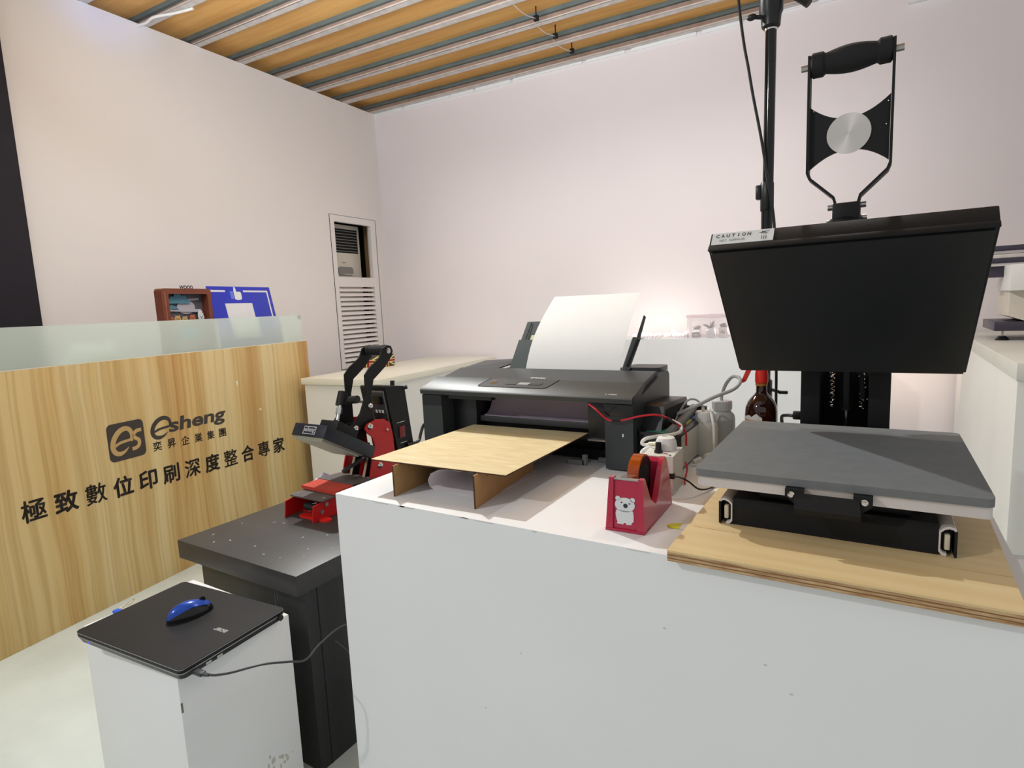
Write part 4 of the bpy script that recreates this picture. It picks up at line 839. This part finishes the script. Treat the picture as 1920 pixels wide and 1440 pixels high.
# tilted upper plate
MU = Matrix.Translation((-1.81, 1.425, 1.0)) @ Matrix(((1, 0, 0, 0), (0, .867, .498, 0), (0, -.498, .867, 0), (0, 0, 0, 1)))
def mu(): b = MB(); b.X = MU; return b
mh = build('upper_plate', mu().box(-0.090, 0.090, 0, 0.27, 0, 0.050, .0015), M('navy_black', (32, 34, 46), .38, var=.1, bump=.15, bscale=500), mp)
build('heat_plate', mu().mat(teflon_m).prism([(x, y, -.012) for x, y in ((-.074, .012), (.074, .012), (.074, .21), (-.074, .21))], (0, 0, .006)).add([(-.084, .004, .0), (.084, .004, .0), (.084, .225, .0), (-.084, .225, .0), (-.074, .012, -.008), (.074, .012, -.008), (.074, .21, -.008), (-.074, .21, -.008)], [(0, 1, 5, 4), (1, 2, 6, 5), (2, 3, 7, 6), (3, 0, 4, 7)]), None, mh)
lb = build('brand_label', mu().mat(wprint_m).box(-.030, .036, -.0010, 0.0, .010, .040), None, mh)
build('label_ground', mu().mat(M('label_navy', (40, 42, 54), .5)).box(-.028, .034, -.0014, -.0009, .012, .038), None, lb)
mb = MB(); lettering(mb, 'esheng', MU @ Vector((-.026, -.0018, .015)), (1, 0, 0), (0, .498, .867), width=.058, height=.021, shear=.12, bold=.0006); build('label_lettering', mb, wprint_m, lb)
build('top_block', mu().mat(black_m).box(-0.045, 0.055, 0.075, 0.19, 0.050, 0.092, .003), None, mh)
mb = mu(); mb.cyl((-.078, .03, .05), (-.078, .03, .056), .008); mb.cyl((.082, .235, .05), (.082, .235, .056), .005); build('plate_bolt', mb, matte_m, mh)
ts = build('pressure_screw', MB().cyl((-1.825, 1.59, 1.03), (-1.835, 1.625, 1.10), .008), chrome_m, mp)
mb = MB(); mb.cyl((-1.829, 1.602, 1.052), (-1.832, 1.612, 1.075), .013, n=6); build('screw_nut', mb, chrome_m, ts)
mb = MB(); mb.cyl((-1.834, 1.62, 1.085), (-1.842, 1.645, 1.135), .021, .019, n=16); build('screw_sleeve', mb, black_m, ts)
build('adjust_knob', MB().cyl((-1.80, 1.640, 1.105), (-1.755, 1.640, 1.110), .016, n=10), blackp_m, mp)
armR = [(1.600, 1.000), (1.622, .984), (1.70, .985), (1.725, .998), (1.724, 1.06), (1.724, 1.085), (1.722, 1.115), (1.742, 1.176), (1.765, 1.190), (1.815, 1.222), (1.858, 1.262), (1.868, 1.285), (1.858, 1.306), (1.835, 1.312), (1.806, 1.300), (1.785, 1.262), (1.722, 1.226), (1.695, 1.200), (1.694, 1.175), (1.694, 1.116), (1.676, 1.088), (1.655, 1.05)]
build('lever_arm', MB().yz(armR, -1.768, -1.762), black_m, mp)
build('lever_arm', MB().yz(armR, -1.885, -1.879), black_m, mp)
build('lever_crossbar', MB().cyl((-1.879, 1.705, 1.088), (-1.768, 1.705, 1.088), .006), steel_m, mp)
lgp = build('lever_grip', MB().lathe([(.021, 0), (.0235, .003), (.0235, .016), (.022, .018), (.022, .086), (.0235, .088), (.0235, .100), (.021, .104)], (-1.876, 1.836, 1.290), (1, 0, 0), 22), foam_m, mp)
mb = MB(); mb.cyl((-1.762, 1.836, 1.288), (-1.756, 1.836, 1.288), .012, n=12); mb.cyl((-1.756, 1.836, 1.288), (-1.752, 1.836, 1.288), .008, n=6); build('grip_screw', mb, chrome_m, lgp)
for y, z, x, r in ((1.712, 1.071, -1.762, .0125), (1.625, .994, -1.762, .0125), (1.683, .992, -1.742, .0135), (1.775, .960, -1.742, .0065), (1.722, .820, -1.742, .013)):
    build('dome_bolt', MB().lathe([(r, 0), (r * 1.05, .002), (r * .92, .006), (r * .55, .0095), (r * .1, .011)], (x, y, z), (1, 0, 0), 18), chrome_m, mp)
build('pivot_block', MB().cyl((-1.879, 1.69, .985), (-1.748, 1.69, .985), .016), black_m, mp)
mb = MB(); mb.yz([(1.60, .94), (1.66, .90), (1.70, .92), (1.71, .99), (1.63, 1.0)], -1.86, -1.85); mb.yz([(1.60, .94), (1.66, .90), (1.70, .92), (1.71, .99), (1.63, 1.0)], -1.80, -1.79); build('plate_carrier', mb, black_m, mp)
# control box
bx = build('control_box', MB().yz([(1.795, 1.135), (1.80, 1.140), (1.905, 1.128), (1.914, 1.115), (1.955, .80), (1.955, .70), (1.86, .70), (1.855, .80)], -1.90, -1.752), black_m, mp)
nrm = Vector((0, .335, .06)); fu = (1, 0, 0); fv = Vector((0, -.060, .335)).normalized()
def fp(x, t, lift=0.0): p = Vector((x, 1.855, .80)) + fv * t; return p + Vector((0, -fv.z, fv.y)) * lift
mb = MB(); mb.prism([fp(-1.855, .10), fp(-1.765, .10), fp(-1.765, .325), fp(-1.855, .325)], fp(0, 0, .002) - fp(0, 0)); pnl = build('display_panel', mb, M('panel_silver', (150, 152, 154), .35, .6), bx)
mb = MB(); mb.prism([fp(-1.850, .108, .002), fp(-1.772, .108, .002), fp(-1.772, .318, .002), fp(-1.850, .318, .002)], fp(0, 0, .001) - fp(0, 0)); build('panel_face', mb, grey_m, pnl)
mb = MB()
for t in (.265, .165): mb.prism([fp(-1.835, t, .003), fp(-1.778, t, .003), fp(-1.778, t + .035, .003), fp(-1.835, t + .035, .003)], fp(0, 0, .0015) - fp(0, 0))
build('display_window', mb, gloss_m, pnl)
mb = MB()
for t in (.225, .120):
    for k in range(3):
        p = -1.832 + k * .018; mb.prism([fp(p, t, .003), fp(p + .011, t, .003), fp(p + .011, t + .014, .003), fp(p, t + .014, .003)], fp(0, 0, .001) - fp(0, 0))
build('panel_key', mb, wprint_m, pnl)
sw = build('power_switch', MB().box(-1.7522, -1.748, 1.860, 1.895, .905, .955, .001), M('switch_red', (120, 16, 24), .3), bx)
mb = MB(); mb.box(-1.7522, -1.7512, 1.850, 1.900, .972, .974); mb.box(-1.7522, -1.7512, 1.865, 1.905, .880, .882); build('switch_print', mb, wprint_m, bx)
mb = MB(); mb.cyl((-1.81, 1.90, 1.128), (-1.81, 1.902, 1.150), .010, n=12); mb.cyl((-1.755, 1.912, 1.118), (-1.742, 1.920, 1.122), .009, n=12); build('box_foot', mb, blackp_m, bx)
cg = build('cord_gland', MB().cyl((-1.752, 1.905, .86), (-1.735, 1.94, .862), .016, .011), blackp_m, bx)
build('power_cord', MB().tube([(-1.74, 1.93, .862), (-1.735, 1.965, .872), (-1.74, 1.985, .895), (-1.745, 2.01, .925), (-1.735, 2.02, .935), (-1.72, 2.045, .90), (-1.73, 2.05, .80), (-1.76, 2.05, .72), (-1.80, 2.04, .699)], .007, 8), blackp_m, cg)
build('switch_bolt', MB().lathe([(.006, 0), (.006, .002), (.003, .004)], (-1.752, 1.868, .845), (1, 0, 0), 10), steel_m, bx)
# crumpled wrapper beside it
mb = MB(); random.seed(4); n = 9; vs = []; fs = []
for j in range(5):
    for i in range(n): vs.append((-2.055 + .013 * i + random.uniform(-.004, .004), 1.56 + .025 * j + random.uniform(-.006, .006) + .010 * i, .695 + .075 * math.sin(math.pi * (j + .5) / 5) * math.sin(math.pi * (i + .6) / n) + random.uniform(0, .012)))
for j in range(4):
    for i in range(n - 1): fs.append((j * n + i, j * n + i + 1, (j + 1) * n + i + 1, (j + 1) * n + i))
mb.add(vs, fs); wr = base_mesh('crumpled_wrapper', mb, M('foil_wrapper', (196, 192, 196), .35, .3, var=.2, scale=40, rgb2=(120, 116, 150)), 'crumpled pale wrapper on the dark cabinet behind the red press plate', 'wrapper', (-1.95, 1.55, .69))
# ================================================================ LAPTOP, MOUSE, USB
lm = Matrix.Translation((-1.5785, 0.784, 0.6185)) @ Matrix.Rotation(math.radians(4.9), 4, 'Z')
lt = thing('laptop', 'closed black laptop lying on the narrow white stand', 'laptop', (-1.5785, 0.784, 0.6185), math.radians(4.9))
def lb_(): b = MB(); b.X = lm; return b
hx, hy = .2185, .1535
def slab(b, z0, z1, inset, r=.014):
    pts0 = rrect(-hx + inset, hx - inset, -hy + inset, hy - inset, r); pts1 = rrect(-hx, hx, -hy, hy, r); n = len(pts0)
    b.add([(x, y, z0) for x, y in pts0] + [(x, y, z1) for x, y in pts1], [(i, (i + 1) % n, n + (i + 1) % n, n + i) for i in range(n)] + [tuple(range(n - 1, -1, -1)), tuple(range(n, 2 * n))]); return b
build('laptop_base', slab(lb_(), 0.0005, 0.017, .006), blackp_m, lt)
ld = build('laptop_lid', lb_().xy(rrect(-hx, hx, -hy, hy, .012), 0.0195, 0.0295), lap_m, lt)
build('lid_edge', lb_().xy(rrect(-hx - .0004, hx + .0004, -hy - .0004, hy + .0004, .012), 0.0265, 0.0282), lame_m, ld)
build('base_edge', lb_().xy(rrect(-hx - .0004, hx + .0004, -hy - .0004, hy + .0004, .014), 0.0155, 0.0175), lame_m, lt)
mb = lb_(); lettering(mb, 'acer', (0.172, 0.012, .0298), (-1, 0, 0), (0, -1, 0), width=.046, height=.013, weight=.035); build('brand_lettering', mb, M('silver_print', (170, 172, 174), .35, .5), ld)
build('hinge_cap', lb_().mat(blackp_m).cyl((hx - .004, hy - .020, .012), (hx + .006, hy - .020, .012), .008), None, lt)
mb = lb_(); mb.box(hx - .002, hx + .0015, -.06, -.045, .006, .012); mb.box(hx - .002, hx + .001, -.09, -.075, .006, .012); build('side_port', mb, steel_m, lt)
build('status_led', lb_().mat(led_m).box(-hx + .055, -hx + .063, -hy - .0006, -hy + .0005, .009, .012), None, lt)
uc = thing('usb_cable', 'dark usb cable plugged into the laptop and hanging past the white stand', 'cable', tuple(lm @ Vector((hx, -.12, 0.005))), math.radians(4.9))
build('usb_plug', lb_().box(hx + .0015, hx + .033, -.128, -.112, .005, .014, .002), grey_m, uc)
build('plug_strain_relief', lb_().cyl((hx + .033, -.120, .0095), (hx + .050, -.118, .010), .0055, .0035), grey_m, uc)
build('cable_cord', MB().tube([(-1.302, .690, .6285), (-1.280, .695, .632), (-1.250, .715, .636), (-1.215, .77, .635), (-1.20, .83, .612), (-1.255, .92, .550), (-1.29, 1.00, .545), (-1.32, 1.12, .53), (-1.33, 1.30, .45), (-1.33, 1.45, .25), (-1.33, 1.52, .01)], .0028, 8), grey_m, uc)
mm = lm @ Matrix.Translation((-0.0, 0.024, 0.0296)) @ Matrix.Rotation(math.radians(74), 4, 'Z')
ms = thing('computer_mouse', 'glossy blue and black mouse on the closed laptop', 'mouse', tuple(mm.translation), math.radians(78.9))
def mouse_mesh(z0f, lift, rz, mat, name, seal):
    n, m = 28, 10; vs = []; fs = []
    for j in range(m + 1):
        ph = (math.pi / 2) * j / m
        for i in range(n):
            t = 2 * math.pi * i / n; c, s_ = math.cos(t), math.sin(t); k = math.cos(ph)
            x = .060 * k * c; y = (.031 + .003 * c) * k * s_ * (1 - .10 * abs(c)); zz = math.sin(ph) * .041 * (1 - .16 * c * k)
            vs.append((x, y, z0f(zz, y) if z0f else zz + lift))
    for j in range(m):
        for i in range(n): fs.append((j * n + i, j * n + (i + 1) % n, (j + 1) * n + (i + 1) % n, (j + 1) * n + i))
    fs.append(tuple(range(n - 1, -1, -1)))
    b = MB(); b.X = mm; b.add(vs, fs); return build(name, b, mat, ms, smooth=80)
mouse_mesh(None, 0, 0, gloss_m, 'mouse_body', True)
# blue top shell: same dome, only the part above a curved seam, slightly raised
n, m = 40, 14; vs = []; fs = []
for j in range(m + 1):
    for i in range(n):
        t = 2 * math.pi * i / n; c, s_ = math.cos(t), math.sin(t)
        ph0 = math.radians(24 + 20 * abs(s_) ** 2 - 14 * (c < 0) * abs(c)); ph = ph0 + (math.pi / 2 - ph0) * j / m; k = math.cos(ph)
        vs.append((.0606 * k * c, (.0316 + .003 * c) * k * s_ * (1 - .10 * abs(c)), .0010 + math.sin(ph) * .0412 * (1 - .16 * c * k)))
for j in range(m):
    for i in range(n): fs.append((j * n + i, j * n + (i + 1) % n, (j + 1) * n + (i + 1) % n, (j + 1) * n + i))
b = MB(); b.X = mm; b.add(vs, fs); build('mouse_shell', b, blue_m, ms, smooth=80)
b = MB(); b.X = mm; b.cyl((.034, -.003, .0335), (.034, .003, .0335), .0075, n=16); build('scroll_wheel', b, matte_m, ms)
us = thing('usb_stick', 'small blue usb stick plugged into the far left side of the laptop', 'usb stick', tuple(lm @ Vector((-hx - .02, .022, 0.008))), math.radians(4.9))
build('stick_body', lb_().box(-hx - .040, -hx - .001, -.040, -.022, .012, .022, .003), M('bright_blue', (20, 90, 220), .3, var=.05), us)
build('lanyard_loop', lb_().tube([(-hx - .038, -.022, .016), (-hx - .040, -.004, .020), (-hx - .034, .012, .030), (-hx - .024, .014, .034), (-hx - .020, .006, .030), (-hx - .026, -.004, .024)], .0022, 7), clear_m, us)
# ================================================================ BEHIND THE GLASS RAIL
fr_m = desk_m @ Matrix.Translation((1.275, 0.15, 1.1405))
fx = thing('shadow_box', 'brown wooden shadow box with layered paper clouds and animals behind the glass rail', 'picture frame', tuple(fr_m.translation), PA)
def fb_(): b = MB(); b.X = fr_m; return b
W2, H2 = 0.176, 0.507
mb = fb_()
out = rrect(-W2, W2, 0, H2, .02); inn = rrect(-W2 + .045, W2 - .03, .03, H2 - .032, .008); n = len(out)
ring = [(x, -.03, z) for x, z in out] + [(x, -.03, z) for x, z in inn] + [(x, .03, z) for x, z in out] + [(x, .03, z) for x, z in inn]
fs = []
for i in range(n):
    j = (i + 1) % n; fs += [(i, j, n + j, n + i), (2 * n + i, 3 * n + i, 3 * n + j, 2 * n + j), (i, 2 * n + i, 2 * n + j, j), (n + i, n + j, 3 * n + j, 3 * n + i)]
mb.add(ring, fs); build('frame_border', mb, brown_m, fx)
mb = fb_(); mb.box(-W2 + .018, -W2 + .023, -.032, -.03, .01, H2 - .02, .001); build('frame_bead', mb, M('light_brown_edge', (160, 104, 84), .5), fx)
build('back_card', fb_().box(-W2 + .04, W2 - .028, .022, .029, .028, H2 - .03), slate_m, fx)
def flat(name, pts, y, mat, par=fx, th=.004): return build(name, fb_().prism([(x, y, z) for x, z in pts], (0, th, 0)), mat, par)
def cloud(cx, cz, w_, h_): return [(cx - w_ / 2, cz)] + arc(cx - w_ * .33, cz + h_ * .25, w_ * .15, 180, 60, 6) + arc(cx - w_ * .08, cz + h_ * .55, w_ * .18, 150, 30, 6) + arc(cx + w_ * .22, cz + h_ * .35, w_ * .14, 130, 10, 6) + [(cx + w_ / 2, cz + .002), (cx + w_ / 2, cz - .006), (cx - w_ / 2, cz - .006)]
flat('paper_moon', ell(.02, .395, .065, .042), .016, moon_m); flat('paper_cloud', cloud(-.03, .425, .15, .055), .006, cyan_m); flat('paper_cloud', cloud(-.08, .385, .08, .02), .010, cyan_m)
flat('paper_band', [(-.10, .372), (.12, .362), (.12, .382), (-.10, .388)], .010, moon_m); flat('paper_band', [(.0, .43), (.12, .44), (.12, .452), (.0, .444)], .018, moon_m)
def critter(x, z, s, m):
    a = 0.020 * s; c = arc(x, z, a, -30, 50, 5) + [(x + a * .9, z + a * 1.15), (x + a * .35, z + a * .95)] + arc(x, z, a, 75, 105, 3) + [(x - a * .35, z + a * .95), (x - a * .9, z + a * 1.15)] + arc(x, z, a, 130, 210, 5) + [(x - a * .7, z - a * 1.3), (x + a * .7, z - a * 1.3)]
    o = flat('paper_animal', c, .000, m)
    for k, (dx, dz, r) in enumerate(((-.35, .2, .13), (.35, .2, .13), (0, -.2, .18))): build('animal_face', fb_().prism([(px_, -.001, pz_) for px_, pz_ in ell(x + dx * a, z + dz * a, r * a, r * a, 8)], (0, .001, 0)), inkb_m, o)
for x, z, s, m in ((-.105, .318, 1.0, rust_m), (-.060, .322, 1.1, tan_m), (-.010, .318, 1.0, tan_m), (.045, .326, 1.0, rust_m), (.110, .330, 1.1, label_m)): critter(x, z, s, m)
flat('paper_animal', [(.088, .33), (.092, .365), (.102, .378), (.118, .374), (.126, .352), (.132, .33)], .002, label_m)
flat('paper_pond', ell(.0, .235, .085, .035), .004, M('bright_teal_card', (60, 160, 190), .6))
for x, m in ((-.045, label_m), (-.01, tan_m), (.07, rust_m), (.02, slate_m)): flat('paper_animal', ell(x, .165, .020, .028, 14), .000, m)
build('top_lettering', lettering(fb_(), 'WOOD', (-.035, -.012, H2 - .001), (1, 0, 0), (0, 0, 1), width=.095, height=.020, bold=.0012), inkb_m, fx)
bs_m = desk_m @ Matrix.Translation((1.735, 0.062, 1.1405)) @ Matrix.Rotation(math.radians(-11), 4, 'X')
sg = thing('blue_sign', 'leaning blue sign with white border line and thumbs-up emblem', 'sign', tuple((desk_m @ Vector((1.735, 0.062, 1.1405)))), PA)
def sg_(): b = MB(); b.X = bs_m; return b
build('sign_board', sg_().box(-0.275, 0.275, 0, .008, 0.0, 0.538, .002), sign_m, sg)
def spr(mb, pts, y=-.0006): mb.prism([(x, y, z) for x, z in pts], (0, .0006, 0)); return mb
mb = sg_(); spr(mb, [(-.275, .500), (-.135, .500), (-.135, .512), (-.275, .512)]); build('border_line', mb, wprint_m, sg)
mb = sg_(); spr(mb, [(.020, .500), (.246, .500), (.246, .512), (.020, .512)]); spr(mb, [(.234, .03), (.246, .03), (.246, .500), (.234, .500)]); build('border_line', mb, wprint_m, sg)
mb = sg_(); th = [(-.065, .450), (-.065, .505), (-.058, .535), (-.046, .532), (-.042, .515), (-.044, .502), (-.010, .502), (-.003, .494), (-.004, .460), (-.012, .448), (-.045, .445)]
spr(mb, th, -.0012); build('thumb_emblem', mb, wprint_m, sg)
mb = sg_(); spr(mb, [(-.098, .452), (-.070, .452), (-.070, .505), (-.098, .505)], -.0010); build('thumb_cuff', mb, M('pale_blue_print', (96, 124, 222), .4), sg)
mb = sg_(); spr(mb, [(-.160, .185), (.075, .185), (.075, .422), (-.160, .422)]); build('white_square', mb, wprint_m, sg)
mb = dk(); random.seed(9); nx, ny = 15, 7; vs = []; fs = []
for j in range(ny):
    for i in range(nx):
        h = math.sin(math.pi * j / (ny - 1)) * math.sin(math.pi * i / (nx - 1)); vs.append((0.42 + .045 * i + random.uniform(-.012, .012), 0.09 + .04 * j, 1.142 + (.22 + random.uniform(-.05, .05)) * h))
for j in range(ny - 1):
    for i in range(nx - 1): fs.append((j * nx + i, j * nx + i + 1, (j + 1) * nx + i + 1, (j + 1) * nx + i))
mb.add(vs, fs); base_mesh('plastic_bag', mb, M('white_bag', (236, 240, 238), .4, var=.03), 'crumpled white plastic bag lying behind the frosted glass rail', 'bag', tuple(desk_m @ Vector((.73, .2, 1.142))), PA)
# ================================================================ LIGHT STAND
ls = thing('light_stand', 'black telescopic light stand rising behind the heat press', 'light stand', (-0.298, 2.0, 0.0))
px, py = -0.298, 2.0
build('lower_tube', MB().cyl((px, py, 0.02), (px, py, 1.745), .0165, n=20), gloss_m, ls)
build('upper_tube', MB().cyl((px + .002, py, 1.74), (px + .006, py, 2.28), .0155, n=20), gloss_m, ls)
cl = build('collar', MB().lathe([(.0175, 1.705), (.0195, 1.708), (.0195, 1.788), (.0175, 1.792)], (px, py, 0), (0, 0, 1), 20), blackp_m, ls)
mb = MB(); mb.box(px - .032, px - .016, py - .012, py + .012, 1.742, 1.785, .004); build('collar_clamp', mb, blackp_m, cl)
mb = MB(); mb.lathe([(.017, 2.225), (.026, 2.235), (.028, 2.262), (.033, 2.275), (.033, 2.40), (.02, 2.41)], (px + .005, py, 0), (0, 0, 1), 20); hd = build('stand_head', mb, blackp_m, ls)
build('head_ring', MB().lathe([(.0165, 2.222), (.019, 2.223), (.019, 2.229), (.0165, 2.230)], (px + .005, py, 0), (0, 0, 1), 20), chrome_m, hd)
mb = MB(); mb.cyl((px - .015, py - .01, 2.262), (px - .040, py - .02, 2.266), .006, .006); mb.ball((px - .045, py - .022, 2.266), .011, 1.3, .8, .9, 12, 8); build('head_knob', mb, blackp_m, hd)
mb = MB(); mb.tube([(px + .025, py, 2.325), (px + .05, py - .005, 2.315), (px + .085, py - .01, 2.285), (px + .106, py - .012, 2.264)], .012, 10); build('head_lever', mb, blackp_m, hd)
c2 = build('lower_collar', MB().lathe([(.0175, 1.12), (.021, 1.124), (.021, 1.18), (.0175, 1.184)], (px + .001, py, 0), (0, 0, 1), 18), blackp_m, ls)
mb = MB(); mb.cyl((px + .018, py, 1.152), (px + .042, py - .004, 1.146), .005, n=10); mb.box(px + .040, px + .068, py - .008, py + .004, 1.139, 1.149, .003); build('collar_knob', mb, blackp_m, c2)
for k in range(3):
    a = math.radians(90 + 120 * k); e = Vector((px + .38 * math.cos(math.radians(30 + 60 * k)), py + .38 * math.sin(math.radians(30 + 60 * k)), .012))
    build('leg', MB().cyl((px, py, .42), e, .010, n=10), gloss_m, ls)
base_mesh('hanging_cable', MB().tube([(-0.39, 2.0, 2.45), (-0.384, 1.998, 2.334), (-0.368, 1.995, 2.21), (-0.353, 1.99, 2.13), (-0.339, 1.985, 2.05), (-0.312, 1.975, 1.914), (-0.290, 1.972, 1.777), (-0.273, 1.972, 1.664), (-0.268, 1.975, 1.50), (-0.262, 1.98, 1.20), (-0.26, 1.985, .05)], .0042, 8), blackp_m,
          'dark cable hanging beside the tall light stand', 'cable', (-0.30, 1.98, 1.9))
# ================================================================ PLOTTER ON THE SIDE COUNTER
pt = thing('flatbed_plotter', 'cream flatbed plotter with dark rails on levelling feet at the right edge', 'plotter', (0.9, 3.9, 1.165))
build('base_bar', MB().box(0.512, 1.9, 3.86, 4.25, 1.215, 1.262, .003), plotb_m, pt)
for x in (0.553, 1.6):
    f = build('levelling_foot', MB().lathe([(.030, 0), (.030, .004), (.017, .020), (.008, .022)], (x, 3.91, 1.1655), (0, 0, 1), 16), blackp_m, pt)
    build('foot_stem', MB().cyl((x, 3.91, 1.185), (x, 3.91, 1.218), .005, n=10), steel_m, f)
build('carriage_body', MB().xz([(0.566, 1.290), (0.566, 1.425), (1.1, 1.425), (1.1, 1.262), (0.64, 1.262)], 3.86, 4.2), plot_m, pt)
build('carriage_head', MB().box(0.547, 1.2, 3.74, 4.1, 1.418, 1.545, .004), M('plotter_white', (222, 222, 220), .45, var=.02), pt)
for k, (z0, z1, m, y) in enumerate(((1.622, 1.645, plotb_m, 3.9), (1.605, 1.621, alu_m, 3.915), (1.583, 1.603, galv_m, 3.905), (1.560, 1.582, plotb_m, 3.9), (1.543, 1.559, alu_m, 3.91))):
    build('guide_rail', MB().box(0.40, 1.9, y, y + .12, z0, z1, .002), m, pt)
build('rail_block', MB().box(0.40, 0.545, 3.93, 4.05, 1.488, 1.541), plotb_m, pt)
# ================================================================ LEDGE ITEMS
zl = 1.1612
cc = thing('clear_case', 'clear plastic case holding three tiny potted succulents on the back cabinet', 'case', (-0.99, 4.42, zl))
def wallbox(mb, x0, x1, y0, y1, z0, z1, t):
    mb.box(x0, x1, y0, y0 + t, z0, z1); mb.box(x0, x1, y1 - t, y1, z0, z1); mb.box(x0, x0 + t, y0 + t, y1 - t, z0, z1); mb.box(x1 - t, x1, y0 + t, y1 - t, z0, z1); mb.box(x0, x1, y0, y1, z1, z1 + t); return mb
film_m = M('thin_clear_plastic', (236, 228, 232), 0.15, var=0.0, alpha=0.22)
build('case_wall', wallbox(MB(), -1.182, -0.76, 4.345, 4.47, zl, 1.305, .003), film_m, cc)
build('case_lid', MB().box(-1.186, -0.756, 4.341, 4.474, 1.3085, 1.330, .003), M('lid_film', (226, 206, 212), .3, alpha=.45), cc)
for k, (x, pm, lab, hh, ln) in enumerate(((-1.127, potg_m, 'grey square pot with a small tufted succulent, leftmost in the clear case', .060, .035), (-1.024, label_m, 'white square pot with a spiky star-shaped succulent in the clear case', .066, .060), (-0.937, M('cream_pot', (216, 214, 208), .6), 'white square pot with dark print and a low round succulent beside the heat press', .070, .030))):
    t = thing('potted_succulent', lab, 'potted plant', (x, 4.40, zl), 0, 'succulents in the clear case'); z0 = zl + (.0045 if k < 2 else .0045)
    s = .027; mb = MB(); b0 = [(x - s * .92, 4.40 - s * .92), (x + s * .92, 4.40 - s * .92), (x + s * .92, 4.40 + s * .92), (x - s * .92, 4.40 + s * .92)]
    build('pot', MB().box(x - s, x + s, 4.40 - s, 4.40 + s, z0, z0 + hh, .002), pm, t)
    mb = MB(); random.seed(20 + k)
    for q in range(16):
        a = random.uniform(0, 6.28); el = random.uniform(.35, 1.35); d = Vector((math.cos(a) * math.cos(el), math.sin(a) * math.cos(el), math.sin(el))); r = ln * random.uniform(.7, 1.05)
        b0 = Vector((x, 4.40, z0 + hh)) + Vector((d.x, d.y, 0)) * .008; mb.cyl(b0, b0 + d * r, .0055 if k != 2 else .009, .0008 if k != 2 else .004, 6)
    fl = build('foliage', mb, leaf_m, t); fl['kind'] = 'stuff'
    mb = MB()
    if k == 0: mb.box(x - .016, x + .016, 4.40 - s - .0008, 4.40 - s, z0 + .016, z0 + .021)
    elif k == 1: mb.box(x - .012, x + .010, 4.40 - s - .0008, 4.40 - s, z0 + .022, z0 + .024)
    else:
        for zz, xa, xb in ((.040, -.012, .004), (.040, .008, .016), (.028, -.014, -.004), (.028, -.001, .017)): mb.box(x + xa, x + xb, 4.40 - s - .0008, 4.40 - s, z0 + zz, z0 + zz + .006)
    build('pot_print', mb, wprint_m if k == 0 else inkb_m if k == 2 else potg_m, t)
random.seed(31); x = -1.60
for k in range(13):
    r = random.uniform(.014, .022); h = random.uniform(.03, .058); y = 4.36 + random.uniform(-.01, .05)
    mb = MB().lathe([(r * .7, 0), (r * .75, .002), (r, h), (r * .94, h), (r * .69, .004), (r * .3, .004)], (x, y, zl), (0, 0, 1), 14)
    base_mesh('clear_cup', mb, film_m, 'tiny clear plastic cup in the row on the back cabinet ledge', 'cup', (x, y, zl), 0, 'clear cups on the ledge'); x += .034
base_mesh('small_dish', MB().lathe([(.03, 0), (.042, .010), (.040, .012), (.01, .004)], (-1.545, 4.325, zl), (0, 0, 1), 20), label_m, 'small white dish at the left end of the back cabinet ledge', 'dish', (-1.545, 4.325, zl))
base_mesh('led_bar', MB().box(-1.65, -0.9, 4.60, 4.635, zl, zl + .012, .002), alu_m, 'slim light bar lying along the wall on the back cabinet', 'light', (-1.3, 4.62, zl))
